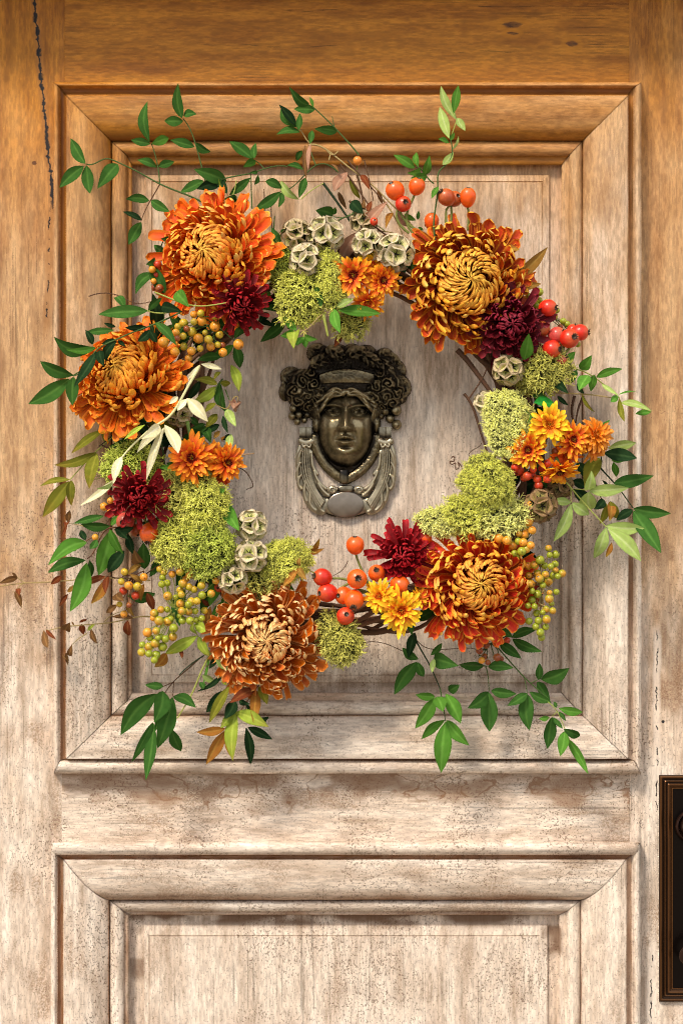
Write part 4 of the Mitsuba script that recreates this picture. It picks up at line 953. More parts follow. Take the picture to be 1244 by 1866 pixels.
spray('curling green sprig with reddish tips reaching out at the upper right', CJ, .078,
      [('l', 1.2, (520, 425), (580, 440), (640, 470), (720, 490), (810, 540), (860, 580), (920, 632)), ('y', 1.2, (580, 605), (740, 612), (890, 632)), ('l', 1.0, (560, 475), (620, 485))],
      [(622, 470, 694, 396, .56, 'G'), (714, 482, 777, 413, .50, 'G'), (702, 488, 664, 560, .52, 'g'), (762, 515, 712, 592, .66, 'G'), (790, 512, 772, 598, .52, 'G'), (800, 525, 934, 482, .28, 'G'), (828, 562, 914, 618, .26, 'L'), (914, 614, 1002, 598, .15, 'G'), (912, 620, 872, 652, .52, 'G'), (918, 632, 944, 752, .30, 'o'), (926, 655, 1084, 698, .24, 'L'), (1000, 712, 1080, 702, .4, 'G'), (728, 612, 795, 705, .22, 'o'), (470, 600, 562, 640, .42, 'g'), (600, 622, 658, 668, .36, 'k'), (560, 478, 625, 486, .3, 'L'), (700, 560, 740, 610, .4, 'k'), (600, 560, 660, 610, .4, 'k')])
spray('dark green sprig with pointed leaves at the far right of the wreath', CJ, .066,
      [('k', 1.3, (812, 975), (850, 1020), (905, 1080), (950, 1140), (988, 1192)), ('k', 1.0, (820, 900), (830, 960)), ('n', .6, (985, 1200), (985, 1290))],
      [(828, 795, 870, 742, .46, 'G'), (862, 888, 1005, 860, .44, 'L'), (838, 912, 1008, 938, .42, 'k'), (878, 948, 938, 955, .56, 'G'), (888, 958, 902, 1034, .50, 'G'), (890, 1066, 1094, 1028, .36, 'g'), (990, 1196, 1180, 1220, .36, 'g'), (990, 1208, 1130, 1422, .38, 'g'), (986, 1202, 902, 1256, .52, 'k'), (860, 1075, 830, 1050, .3, 'k')])
spray('pale lime sprig of broad leaves right of the brown seed pod', CJ, .084,
      [('l', 1.2, (635, 1050), (680, 1100), (740, 1170), (800, 1235), (850, 1290)), ('l', .8, (670, 1090), (672, 1165)), ('l', .8, (690, 1095), (755, 1102))],
      [(758, 1100, 776, 1003, .52, 'L'), (764, 1106, 965, 1090, .36, 'L'), (764, 1110, 776, 1200, .58, 'L'), (672, 1165, 576, 1158, .50, 'L'), (672, 1172, 582, 1364, .36, 'L'), (676, 1166, 764, 1228, .54, 'L'), (848, 1284, 1046, 1296, .38, 'L'), (850, 1292, 788, 1450, .44, 'L'), (858, 1298, 1028, 1464, .38, 'L')])
spray('olive and dark leaves in the shade behind the pale lime sprig', CJ, .062, [('n', 1.2, (780, 1000), (800, 1080), (840, 1170))],
      [(818, 938, 742, 1090, .48, 'o'), (870, 1158, 908, 1246, .5, 'o'), (852, 1168, 816, 1275, .46, 'o'), (880, 1368, 848, 1444, .44, 'b'), (672, 1056, 744, 1088, .50, 'k'), (680, 1096, 792, 1196, .46, 'k'), (700, 960, 745, 1040, .6, 'k'), (840, 1150, 790, 1200, .5, 'k'), (580, 1120, 660, 1170, .5, 'k'), (640, 1060, 590, 1130, .5, 'k'), (870, 1160, 868, 1260, .4, 'b')])
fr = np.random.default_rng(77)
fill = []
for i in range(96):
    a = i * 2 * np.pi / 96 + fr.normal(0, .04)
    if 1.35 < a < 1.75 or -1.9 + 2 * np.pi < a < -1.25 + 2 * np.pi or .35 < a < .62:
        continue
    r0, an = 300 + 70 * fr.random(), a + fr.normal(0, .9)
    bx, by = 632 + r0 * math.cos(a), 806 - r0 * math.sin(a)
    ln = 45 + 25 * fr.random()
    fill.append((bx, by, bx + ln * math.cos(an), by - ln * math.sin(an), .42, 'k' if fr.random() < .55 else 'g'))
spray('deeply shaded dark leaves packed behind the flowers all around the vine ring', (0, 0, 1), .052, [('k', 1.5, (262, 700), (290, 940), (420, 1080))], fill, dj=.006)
fill = []
for i in range(44):
    a = 2.05 + 2.35 * (i + .5) / 44 + fr.normal(0, .05)
    r0, an = 345 + fr.normal(0, 42), a + fr.normal(0, .8)
    bx, by = 632 + r0 * math.cos(a), 806 - r0 * math.sin(a)
    ln = 42 + 26 * fr.random()
    fill.append((bx, by, bx + ln * math.cos(an), by - ln * math.sin(an), .42, fr.choice(['g', 'g', 'G', 'k', 'o'])))
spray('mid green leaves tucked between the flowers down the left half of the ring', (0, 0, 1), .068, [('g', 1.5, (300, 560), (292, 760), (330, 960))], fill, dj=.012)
spray('bright emerald green leaf behind the bright yellow daisy', CJ, .086, [('g', 1, (560, 640), (545, 680))], [(585, 660, 482, 655, .62, 'e')])
spray('sprig of small green leaves over the moss above the knocker', CK, .100,
      [('y', 1.0, (765, 338), (700, 395), (640, 447), (588, 448)), ('y', .8, (640, 447), (640, 492)), ('l', 2.6, (765, 335), (780, 410), (796, 486)), ('y', .8, (750, 285), (765, 338))],
      [(752, 292, 708, 143, .36, 'g'), (588, 446, 498, 342, .46, 'G'), (572, 455, 478, 482, .52, 'G'), (582, 455, 568, 568, .46, 'l'), (634, 490, 586, 548, .62, 'G'), (638, 480, 728, 506, .46, 'G'), (638, 500, 648, 564, .70, 'G')])
spray('mottled green leaves below the lowest orange daisy at the top', CK, .098, [('g', 1.2, (830, 280), (850, 300), (875, 310))],
      [(848, 294, 968, 236, .46, 'L'), (866, 312, 1145, 335, .34, 'G'), (836, 304, 877, 464, .46, 'G')])
spray('shaded dark leaves between the dark red chrysanthemum and the moss', CK, .068, [('k', 1.2, (520, 300), (500, 340), (430, 420))],
      [(508, 335, 362, 306, .44, 'g'), (512, 398, 346, 524, .44, 'g'), (302, 400, 172, 504, .50, 'g'), (412, 235, 338, 208, .6, 'G'), (460, 360, 420, 430, .5, 'k'), (340, 380, 430, 420, .4, 'k'), (560, 410, 610, 380, .5, 'k'), (480, 230, 390, 270, .5, 'k'), (400, 330, 330, 400, .5, 'k'), (890, 468, 838, 560, .4, 'r'), (560, 440, 520, 380, .5, 'k'), (300, 320, 240, 400, .5, 'k')])


# ------------------------------------------------------------------ berries
def ball(c, r, cols, axis, seed, sides=16, rings=11, stretch=1.0):
    """a round fruit with a dark navel at the end of axis; cols: (navel side, stalk side)"""
    rr = np.random.default_rng(seed)
    M = basis(axis)
    th = np.linspace(0, np.pi, rings); ph = np.arange(sides) * 2 * np.pi / sides
    v = np.array([[math.sin(a) * math.cos(b), math.sin(a) * math.sin(b), math.cos(a) * stretch] for a in th for b in ph])
    v[:, :] *= (1 + .03 * meshkit.noise(v * 2 + seed)[:, None])
    q = np.array([[i * sides + j, i * sides + (j + 1) % sides, (i + 1) * sides + (j + 1) % sides, (i + 1) * sides + j] for i in range(rings - 1) for j in range(sides)])
    f = np.vstack([q[:, [0, 1, 2]], q[:, [0, 2, 3]]])
    h = (v[:, 2] / stretch + 1) / 2
    m = np.clip(h * 1.3 - .3 + .5 * (meshkit.noise(v * 1.6 + seed * 3) - .5), 0, 1)[:, None]
    col = np.array(cols[0]) * m + np.array(cols[1]) * (1 - m)
    col = col * (.85 + .3 * meshkit.noise(v * 5 + seed)[:, None])
    col[h > .988] = (.03, .02, .01)
    return c + r * v @ M.T, f, np.clip(col, 0, 1)


BC = dict(o=((.72, .26, .02), (.55, .30, .03)), y=((.58, .35, .025), (.34, .33, .02)), g=((.31, .32, .018), (.23, .29, .018)), m=((.56, .25, .02), (.28, .31, .02)), r=((.50, .035, .010), (.42, .06, .012)), d=((.26, .05, .015), (.30, .10, .02)), s=((.62, .04, .010), (.60, .08, .012)))
bs = [0]


def berries(label, crop, d, items, root, stem='g', group='bunches of small berries', bsdf='fruit'):
    k = thing('berry_sprig', label, 'berries', group)
    ox, oy, s = crop
    R0 = (ox + root[0] / s, oy + root[1] / s)
    r = np.random.default_rng(500 + bs[0])
    stems = []
    for it in items:
        x, y, rad, code = it[:4]
        bs[0] += 1
        px, py, pr = ox + x / s, oy + y / s, rad / s
        dd = d + r.uniform(-.006, .010)
        c = P(px, py, dd)
        ax = face_dir((px - R0[0]) / 60 + r.normal(0, .4), -(py - R0[1]) / 60 + r.normal(0, .4), .6)
        v, f, col = ball(c, pr * S, BC[code], ax, bs[0])
        add('berry', tri(v, f), bsdf, k, color=col)
        mid = P(R0[0] * .45 + px * .55 + r.normal(0, 5), R0[1] * .45 + py * .55 + r.normal(0, 5), d - .008)
        w = spline([P(R0[0], R0[1], d - .012), mid, c - ax / np.linalg.norm(ax) * pr * S * .9], 8)
        stems.append(tube(w, np.linspace(1.1, .75, 8) * S, 5, SC[stem]))
    v, f, col = join(stems)
    add('stalk', tri(v, f), 'matt', k, color=col)


berries('small orange berry bunch left of the bright orange chrysanthemum', CA, .066, [(852, 1042, 21, 'r'), (822, 1070, 19, 'o'), (845, 1100, 17, 'r'), (830, 1133, 16, 'o'), (852, 1140, 19, 'r'), (836, 1166, 18, 'd'), (862, 1170, 21, 'd'), (905, 932, 17, 'o')], (900, 1100))
berries('yellow and orange berry bunch between the two left orange chrysanthemums', CD, .094,
        [(978, 200, 18, 'y'), (983, 240, 24, 'o'), (942, 207, 18, 'o'), (943, 245, 17, 'y'), (890, 252, 23, 'y'), (860, 268, 17, 'y'), (850, 300, 20, 'o'), (888, 318, 17, 'y'), (933, 297, 23, 'y'), (967, 330, 25, 'o'), (1018, 335, 21, 'y'), (1030, 372, 22, 'o'), (1066, 363, 16, 'y'), (1052, 268, 26, 'o'), (1048, 212, 20, 'y'), (890, 372, 20, 'y'), (930, 395, 21, 'o'), (975, 382, 17, 'y'), (845, 400, 24, 'o'), (915, 432, 18, 'o'), (786, 350, 27, 'o'), (1092, 402, 22, 'o'), (1172, 360, 26, 'o'), (1075, 310, 20, 'y'), (1090, 365, 16, 'd'), (858, 330, 16, 'd'), (905, 280, 16, 'd'), (1000, 300, 14, 'y')], (1060, 260))
berries('three orange berries at the left beside the burgundy chrysanthemum', CE, .082, [(537, 292, 21, 'o'), (574, 324, 22, 'o'), (570, 262, 17, 'o'), (680, 350, 19, 'y'), (700, 316, 17, 'o'), (492, 450, 17, 'o')], (620, 290), 'n')
berries('small loose berry cluster at the left above the long green bunch', CE, .080, [(642, 628, 18, 'y'), (626, 678, 17, 'y'), (664, 698, 22, 'o'), (708, 703, 21, 'y'), (742, 655, 20, 'o'), (636, 726, 20, 'r'), (698, 750, 21, 'r'), (640, 845, 18, 'o'), (616, 795, 15, 'y'), (665, 800, 14, 'd')], (690, 650), 'r')
berries('long bunch of green and amber berries at the lower left', CE, .088,
        [(825, 614, 18, 'y'), (845, 630, 18, 'y'), (838, 657, 17, 'g'), (834, 692, 18, 'g'), (862, 686, 18, 'g'), (888, 640, 18, 'o'), (928, 628, 20, 'm'), (988, 614, 17, 'o'), (976, 642, 20, 'o'), (958, 665, 18, 'o'), (942, 688, 22, 'm'), (975, 706, 18, 'y'), (928, 722, 18, 'y'), (934, 745, 17, 'y'), (1000, 718, 18, 'y'), (1038, 698, 20, 'y'), (1042, 748, 20, 'g'), (1088, 740, 20, 'm'), (865, 752, 22, 'm'), (930, 792, 22, 'm'), (985, 780, 20, 'y'), (1015, 778, 19, 'y'), (972, 795, 18, 'g'), (830, 822, 18, 'm'), (796, 842, 22, 'm'), (862, 822, 16, 'g'), (820, 880, 23, 'm'), (864, 884, 22, 'm'), (790, 866, 16, 'o'), (938, 830, 20, 'm'), (972, 830, 21, 'm'), (1005, 830, 17, 'g'), (1054, 827, 18, 'y'), (940, 880, 18, 'g'), (980, 880, 20, 'g'), (1012, 876, 16, 'g'), (1040, 868, 17, 'g'), (926, 856, 15, 'g'), (895, 918, 22, 'g'), (890, 962, 22, 'm'), (760, 940, 23, 'o'), (806, 932, 19, 'm'), (774, 968, 17, 'g'), (800, 996, 22, 'm'), (838, 1014, 23, 'g'), (852, 974, 19, 'g'), (768, 1014, 22, 'm'), (734, 1004, 17, 'g'), (730, 1042, 20, 'y'), (768, 1050, 18, 'g'), (804, 1056, 22, 'g'), (796, 1082, 18, 'g'), (828, 962, 16, 'g'), (880, 870, 16, 'g'), (1112, 674, 18, 'o'), (905, 760, 15, 'g'), (815, 968, 14, 'g')], (900, 820), 'l')
berries('small green berries beside the top red rose hip at the right', CJ, .072, [(510, 90, 20, 'g'), (456, 112, 17, 'g'), (485, 132, 14, 'g'), (510, 132, 16, 'g'), (492, 162, 20, 'g'), (545, 140, 14, 'g'), (584, 212, 20, 'g'), (600, 184, 14, 'g'), (632, 240, 17, 'g'), (652, 254, 16, 'g'), (706, 358, 14, 'g'), (616, 268, 14, 'd'), (625, 360, 14, 'm'), (465, 135, 14, 'g'), (530, 160, 13, 'g')], (520, 190))
berries('shiny red berries under the side-on orange daisy at the right', CJ, .088, [(404, 1000, 28, 's'), (478, 996, 18, 's'), (500, 1046, 21, 's'), (476, 1025, 18, 's'), (550, 1044, 21, 's'), (506, 1078, 22, 'r'), (448, 1030, 22, 'r'), (552, 965, 20, 'r'), (525, 990, 20, 'r'), (592, 905, 20, 'd'), (385, 985, 20, 's'), (450, 812, 14, 's'), (430, 1040, 18, 'r')], (480, 960))
berries('orange and green berries above the green bunch at the lower right', CH, .092, [(790, 160, 19, 'd'), (856, 146, 22, 'm'), (912, 142, 24, 'o'), (930, 188, 20, 'o'), (888, 210, 22, 'o'), (758, 228, 23, 'o'), (800, 240, 23, 'o'), (830, 268, 22, 'o'), (858, 244, 18, 'g'), (884, 250, 21, 'o'), (876, 296, 22, 'g'), (922, 265, 20, 'o'), (900, 285, 20, 'm'), (920, 55, 18, 'o'), (850, 328, 17, 'g'), (838, 305, 16, 'g'), (900, 192, 16, 'o'), (862, 205, 16, 'm')], (900, 240))
berries('hanging bunch of bright green berries at the lower right', CH, .082,
        [(1014, 280, 17, 'm'), (1050, 312, 20, 'g'), (1020, 315, 15, 'g'), (970, 340, 22, 'g'), (940, 365, 20, 'm'), (994, 370, 17, 'g'), (1026, 374, 16, 'g'), (1048, 362, 18, 'g'), (1050, 394, 16, 'm'), (908, 372, 21, 'o'), (958, 408, 18, 'm'), (998, 415, 18, 'm'), (968, 436, 21, 'm'), (1014, 450, 22, 'm'), (1038, 420, 18, 'g'), (1084, 410, 20, 'm'), (1062, 425, 15, 'g'), (922, 464, 22, 'm'), (985, 470, 16, 'g'), (1054, 505, 16, 'g'), (958, 516, 20, 'g'), (1020, 510, 15, 'm'), (1018, 540, 22, 'm'), (928, 546, 19, 'g'), (942, 580, 16, 'g'), (1004, 594, 18, 'm'), (1036, 602, 17, 'm'), (954, 616, 19, 'g'), (1004, 646, 21, 'm'), (962, 654, 19, 'g'), (914, 656, 18, 'g'), (948, 684, 18, 'g'), (1000, 686, 17, 'g'), (972, 714, 20, 'g'), (978, 740, 18, 'g'), (912, 420, 17, 'm'), (1030, 566, 14, 'g'), (930, 500, 15, 'g'), (908, 575, 15, 'g'), (985, 610, 14, 'g')], (975, 470), 'y')
berries('dull red brown berries hanging under the lower right orange chrysanthemum', CH, .060, [(694, 780, 18, 'd'), (658, 808, 18, 'd'), (670, 858, 17, 'o'), (685, 838, 16, 'd'), (702, 868, 14, 'd'), (750, 842, 20, 'd'), (745, 762, 16, 'r'), (770, 850, 14, 'd'), (660, 785, 14, 'd'), (800, 755, 17, 'r')], (715, 770))


# ------------------------------------------------------------------ rose hips
HC = dict(o=(.78, .095, .006), r=(.58, .020, .007), d=(.40, .07, .018), p=(.52, .06, .05), a=(.72, .24, .03))


def hip(key, px, py, r, col, d, ax, seed, open_=True, stretch=1.12, calyx_len=.5):
    c = P(px, py, d)
    a = face_dir(*ax); a = a / np.linalg.norm(a)
    M = basis(a, seed)
    R = r * S
    rr = np.random.default_rng(seed)
    sides = 24
    prof = []
    for th in np.linspace(np.pi * .985, .30, 15):
        prof.append((math.sin(th) * (1 + .05 * math.sin(th * 2)), math.cos(th) * stretch))
    prof += [(.25, prof[-1][1] + .02), (.20, prof[-1][1] - .05), (.10, prof[-1][1] - .12), (.01, prof[-1][1] - .14)]
    m = len(prof)
    ph = np.arange(sides) * 2 * np.pi / sides
    v = np.array([[p * math.cos(b), p * math.sin(b), z] for p, z in prof for b in ph])
    q = np.array([[i * sides + j, i * sides + (j + 1) % sides, (i + 1) * sides + (j + 1) % sides, (i + 1) * sides + j] for i in range(m - 1) for j in range(sides)])
    base = np.array(HC[col])
    mot = meshkit.fbm(v * 1.7 + seed * 5, 3, 2)
    cc = base * (.72 + .56 * mot)[:, None]
    hi = np.clip((v[:, 2] / stretch - .45) * 1.6, 0, 1)[:, None]
    cc = cc * (1 - .45 * hi) + np.array([.45, .16, .03]) * .45 * hi
    cc = cc + (np.clip(meshkit.noise(v * 9 + seed) - .80, 0, 1) * 1.0)[:, None] * np.array([.6, .4, .25])
    cc[(m - 4) * sides:] = (.030, .018, .010)
    kk = add('hip', tri(c + R * v @ M.T, np.vstack([q[:, [0, 1, 2]], q[:, [0, 2, 3]]])), 'fruit', key, color=np.clip(cc, 0, 1))
    if open_:
        parts = []
        zt = prof[14][1]
        for b in range(9):
            an = b * 2 * np.pi / 9 + rr.normal(0, .15)
            rad, ln = .22, calyx_len * (.35 + .5 * rr.random())
            p0 = np.array([rad * math.cos(an), rad * math.sin(an), zt - .05]); p1 = np.array([(rad + .07) * math.cos(an), (rad + .07) * math.sin(an), zt + .10])
            p2 = p1 + np.array([math.cos(an + .3) * .12, math.sin(an + .3) * .12, ln * .5])
            parts.append(tube(np.array([p0, p1, p2]), [.085, .07, .012], 5, np.array([.060, .032, .018]) * (.7 + .8 * rr.random())))
        v2, f2, c2 = join(parts)
        add('calyx', tri(c + R * v2 @ M.T, f2), 'matt', kk, color=c2)
    return c - a * R * stretch * .95


def hips(label, d, items, stems, group='rose hip sprigs', sr=2.0):
    k = thing('rose_hip_sprig', label, 'rose hips', group)
    for n_, (px, py, r, col, ax, *o) in enumerate(items):
        kw = o[0] if o else {}
        dd = d + kw.pop('dd', 0) if kw else d
        e = hip(k, px, py, r, col, dd, ax, len(label) + n_ * 3 + int(px), **kw)
        if n_ < len(stems) and stems[n_]:
            w = np.array([P(a, b, d - .004) for a, b in stems[n_]] )
            w = spline(np.vstack([e, w]), 10)
            v, f, c = tube(w, np.linspace(1.0, 1.25, 10) * sr * S, 7, (.15, .17, .04))
            add('stem', tri(v, f), 'matt', k, color=c)


hips('three red rose hips at the top above the rust and gold chrysanthemum', .082, [(720, 348, 16.5, 'o', (-.3, .5, .4), dict(open_=False)), (759, 340, 14.5, 'o', (.2, .8, .4), dict(open_=False)), (734, 372, 14, 'r', (.25, .15, 1))],
     [[(728, 380), (760, 420)], [(752, 362), (742, 385), (752, 425)], [(722, 390), (745, 425)]])
hips('rose hip pair with dark ends at the top right', .080, [(813, 360, 15, 'd', (-.6, .55, .5)), (827, 363, 14, 'd', (.3, .2, .6), dict(open_=False, dd=-.010))], [[(812, 385), (812, 430)], [(822, 390), (818, 430)]])
hips('single drop-shaped orange rose hip at the top right', .080, [(852, 360, 14, 'o', (.05, .9, .35), dict(open_=False, stretch=1.3))], [[(853, 385), (852, 420)]])
hips('small orange hip standing among the dry twigs at the very top', .066, [(651, 293, 7.5, 'a', (.0, 1, .4), dict(open_=False))], [[(650, 305), (655, 330)]], sr=1.0)
hips('orange rose hip half hidden left of the standing stem at the top right', .070, [(786, 404, 13, 'o', (.0, 1, .3), dict(open_=False, stretch=1.25))], [[(784, 425), (790, 450)]])
hips('small dark red hip under the dry twigs at the top', .080, [(681, 404, 7, 'r', (.2, .3, 1), dict(open_=False))], [[(688, 412), (700, 420)]], sr=.8)
hips('bright red rose hip furthest up of those on the right', .088, [(997, 561, 15, 'r', (.75, -.05, .5))], [[(975, 570), (955, 580)]])
hips('dark orange rose hip touching the wine purple chrysanthemum', .082, [(984, 600, 15.5, 'd', (.3, .3, .8), dict(open_=False))], [[(975, 615), (960, 630)]])
hips('cluster of red rose hips with open ends at the right', .090, [(1013, 611, 14.5, 'p', (.5, .2, .4), dict(dd=-.006)), (1036, 617, 17, 'r', (.35, .1, .8)), (1055, 606, 14.5, 'r', (.95, .0, .25), dict(dd=-.008)), (1004, 636, 15.5, 'r', (.7, -.05, .55)), (1019, 656, 12, 'p', (.7, .35, .4), dict(dd=-.008)), (1042, 603, 11, 'r', (.4, .6, .3), dict(dd=-.014))],
     [[(1000, 620), (985, 640)], [(1025, 640), (1015, 665)], [(1040, 625), (1020, 650)], [(985, 640), (970, 655)], [(1010, 668), (990, 680)]])
hips('dusty dark red rose hip below the burgundy chrysanthemum on the left', .084, [(229, 950, 16, 'p', (-.2, -.1, .8), dict(open_=False)), (248, 966, 11, 'd', (.3, -.5, .4), dict(open_=False, dd=-.01))], [[(245, 945), (262, 935)], [(250, 945), (262, 935)]])
hips('orange rose hip hanging with dark end below the burgundy chrysanthemum', .092, [(272, 971, 16.5, 'o', (-.1, -.85, .4))], [[(266, 950), (262, 930)]])
hips('orange rose hip standing on a stem below the knocker', .084, [(647, 994, 16, 'o', (-.05, .95, .35), dict(open_=False, stretch=1.05))], [[(655, 1030), (672, 1065)]])
hips('cluster of six orange red rose hips at the bottom of the wreath', .090, [(650, 1055, 17.5, 'o', (.1, .08, 1), dict(dd=.006)), (588, 1052, 15.5, 'r', (-.8, .15, .45)), (597, 1080, 16.5, 'r', (-.7, -.05, .5), dict(open_=False)), (627, 1085, 15.5, 'o', (-.5, .0, .6), dict(open_=False, dd=-.004)), (645, 1092, 17, 'o', (-.05, -.55, .6), dict(calyx_len=1.2, dd=.004)), (629, 1123, 15.5, 'r', (.1, .2, .8), dict(open_=False, dd=.004))],
     [[(668, 1062), (680, 1075)], [(615, 1054), (640, 1060)], [(620, 1072), (645, 1060)], [(650, 1075), (670, 1080)], [(660, 1080), (680, 1075)], [(640, 1110), (660, 1100)]])
hips('orange rose hip with open end left of the crimson chrysanthemum', .082, [(686, 1045, 15, 'o', (-.05, .35, .8))], [[(690, 1060), (700, 1075)]])
hips('large orange rose hip with withered end under the crimson chrysanthemum', .092, [(728, 1066, 16, 'o', (.75, -.15, .4), dict(calyx_len=1.6))], [[(710, 1062), (700, 1070)]])
hips('orange rose hip behind the right side of the crimson chrysanthemum', .078, [(772, 982, 14, 'o', (.2, .9, .3), dict(open_=False)), (800, 1010, 12, 'r', (.4, .1, .7), dict(open_=False))], [[(775, 1000), (780, 1020)], [(800, 1020), (805, 1040)]])
hips('two dark red hips deep between the lower left berries and the moss', .070, [(400, 1070, 9, 'r', (-.2, -.1, .8), dict(open_=False)), (308, 1026, 6, 'd', (0, 0, 1), dict(open_=False))], [[(405, 1080), (415, 1090)]], sr=.8)


# ------------------------------------------------------------------ the door knocker
kn = thing('door_knocker', 'dark bronze door knocker shaped as a wreathed woman\'s head with a leafy hanging ring', 'door knocker')
KS = 4.443
STEP = 3.0
gx = np.arange(40, 1220, STEP); gy = np.arange(80, 1580, STEP)
GX, GY = np.meshgrid(gx, gy)
NEG = -60.0


def h_ell(cx, cy, rx, ry, h, z0=0.0, rot=0.0, p=.5):
    a = math.radians(rot)
    x, y = GX - cx, GY - cy
    u, v = (x * math.cos(a) + y * math.sin(a)) / rx, (-x * math.sin(a) + y * math.cos(a)) / ry
    q = u * u + v * v
    return np.where(q < 1, z0 + h * np.maximum(0, 1 - q) ** p, NEG)


def seg_dist(pts):
    """distance to a polyline and the parameter along it"""
    p = np.asarray(pts, float)
    L_ = np.r_[0, np.cumsum(np.linalg.norm(np.diff(p, axis=0), axis=1))]
    best, par = np.full(GX.shape, 1e9), np.zeros(GX.shape)
    for i in range(len(p) - 1):
        d = p[i + 1] - p[i]; l2 = d @ d + 1e-9
        t = np.clip(((GX - p[i, 0]) * d[0] + (GY - p[i, 1]) * d[1]) / l2, 0, 1)
        dist = np.hypot(GX - p[i, 0] - t * d[0], GY - p[i, 1] - t * d[1])
        m = dist < best
        best = np.where(m, dist, best); par = np.where(m, (L_[i] + t * math.sqrt(l2)) / L_[-1], par)
    return best, par


def h_tube(pts, r, z0, k=1.0, smooth_n=24, taper=(1, 1)):
    p = spline(np.array(pts, float), smooth_n) if len(pts) > 2 else np.array(pts, float)
    d, t = seg_dist(p)
    R_ = r * (taper[0] + (taper[1] - taper[0]) * t)
    z = np.interp(t, np.linspace(0, 1, len(np.atleast_1d(z0))), np.atleast_1d(z0)) if not np.isscalar(z0) else z0
    return np.where(d < R_, z + k * np.sqrt(np.maximum(0, R_ ** 2 - d ** 2)), NEG)


def smax(a, b, k=7.0):
    m = np.maximum(a, b)
    h = np.clip(1 - np.abs(a - b) / k, 0, 1)
    return np.where((a > NEG + 1) & (b > NEG + 1), m + h * h * k / 4, m)


def gauss(cx, cy, sx, sy, rot=0.0):
    a = math.radians(rot)
    x, y = GX - cx, GY - cy
    u, v = (x * math.cos(a) + y * math.sin(a)) / sx, (-x * math.sin(a) + y * math.cos(a)) / sy
    return np.exp(-(u * u + v * v))


def relief(name, H, parent, shade, base=0.0, mask=None, label=None, zs=1.0):
    """closed relief of the height field H (crop units) standing on the panel"""
    on = H > 0.5
    if mask is not None:
        on &= mask
    ok = on[:-1, :-1] & on[1:, :-1] & on[:-1, 1:] & on[1:, 1:]
    idx = np.arange(H.size).reshape(H.shape)
    a, b, c, d = idx[:-1, :-1][ok], idx[:-1, 1:][ok], idx[1:, 1:][ok], idx[1:, :-1][ok]
    F = np.vstack([np.stack([a, c, b], 1), np.stack([a, d, c], 1)])
    X, Y = 490 + GX.ravel() / KS, 600 + GY.ravel() / KS
    Z = base + H.ravel() * zs / KS * S
    V = np.array([P(x, y, z) for x, y, z in zip(X, Y, Z)]) if False else np.stack([(X - 622) * S * (D - Z) / D, -Z, ZC + (933 - Y) * S * (D - Z) / D], 1)
    # skirt down to the door
    e = np.sort(np.vstack([F[:, [0, 1]], F[:, [1, 2]], F[:, [2, 0]]]), 1)
    ue, cnt = np.unique(e, axis=0, return_counts=True)
    ue = ue[cnt == 1]
    bv = np.unique(ue)
    mp = {v: i for i, v in enumerate(bv)}
    low = V[bv].copy(); low[:, 1] = 0.0052
    top = V[bv].copy()
    sk = np.array([[mp[p], mp[q]] for p, q in ue]); nb_ = len(bv)
    F2 = np.vstack([np.stack([sk[:, 0], sk[:, 1], sk[:, 1] + nb_], 1), np.stack([sk[:, 0], sk[:, 1] + nb_, sk[:, 0] + nb_], 1)])
    used = np.unique(F)
    re = np.full(H.size, -1); re[used] = np.arange(len(used))
    col = shade.reshape(-1, 3)
    VV = np.vstack([V[used], top, low]); FF = np.vstack([re[F], F2 + len(used)])
    CC_ = np.vstack([col[used], col[bv] * .6, col[bv] * .4])
    k_ = add(name, tri(VV, FF), 'bronze', parent, color=np.clip(CC_, 0, 1))
    if label:
        labels[k_] = {'label': label}


NZ = meshkit.fbm(np.stack([GX / 60, GY / 60, GX * 0], -1), 4, 3)
NF = meshkit.fbm(np.stack([GX / 14, GY / 14, GX * 0], -1), 3, 8)
# face
face = h_ell(622, 790, 240, 330, 150, 20, p=.58)
fc = face.copy()
add_ = 62 * np.exp(-((GX - 620) / np.interp(GY, [560, 640, 780, 815], [26, 24, 38, 44])) ** 2) * np.interp(GY, [560, 640, 785, 812, 830], [.18, .42, 1.0, .95, 0])   # nose
add_ += 24 * gauss(578, 796, 22, 18) + 24 * gauss(664, 796, 22, 18)
add_ += -62 * gauss(520, 664, 60, 34, 4) - 62 * gauss(730, 668, 60, 34, -4)                # sockets
add_ += 20 * np.exp(-((GY - (612 + ((GX - 515) / 95) ** 2 * 26)) / 13) ** 2) * (np.abs(GX - 515) < 100) + 20 * np.exp(-((GY - (616 + ((GX - 733) / 95) ** 2 * 26)) / 13) ** 2) * (np.abs(GX - 733) < 100)   # brows
add_ += 16 * gauss(490, 790, 70, 80) + 16 * gauss(752, 790, 70, 80)                      # cheeks
add_ += -12 * gauss(545, 850, 24, 60, 18) - 12 * gauss(692, 850, 24, 60, -18)              # folds by the mouth
add_ += 24 * np.exp(-((GY - (872 + ((GX - 616) / 62) ** 2 * 10 - 4 * np.exp(-((GX - 616) / 14) ** 2))) / 14) ** 2) * np.exp(-((GX - 616) / 58) ** 4)   # upper lip
add_ += 28 * np.exp(-((GY - (918 - ((GX - 616) / 62) ** 2 * 10)) / 17) ** 2) * np.exp(-((GX - 616) / 52) ** 4)
add_ += -20 * np.exp(-((GY - (894 + ((GX - 616) / 70) ** 2 * 4)) / 6) ** 2) * np.exp(-((GX - 616) / 62) ** 4)
add_ += -14 * gauss(616, 848, 9, 18) - 18 * gauss(616, 955, 46, 14) + 22 * gauss(618, 1005, 62, 46)
add_ += -26 * gauss(596, 816, 10, 6) - 26 * gauss(640, 816, 10, 6)
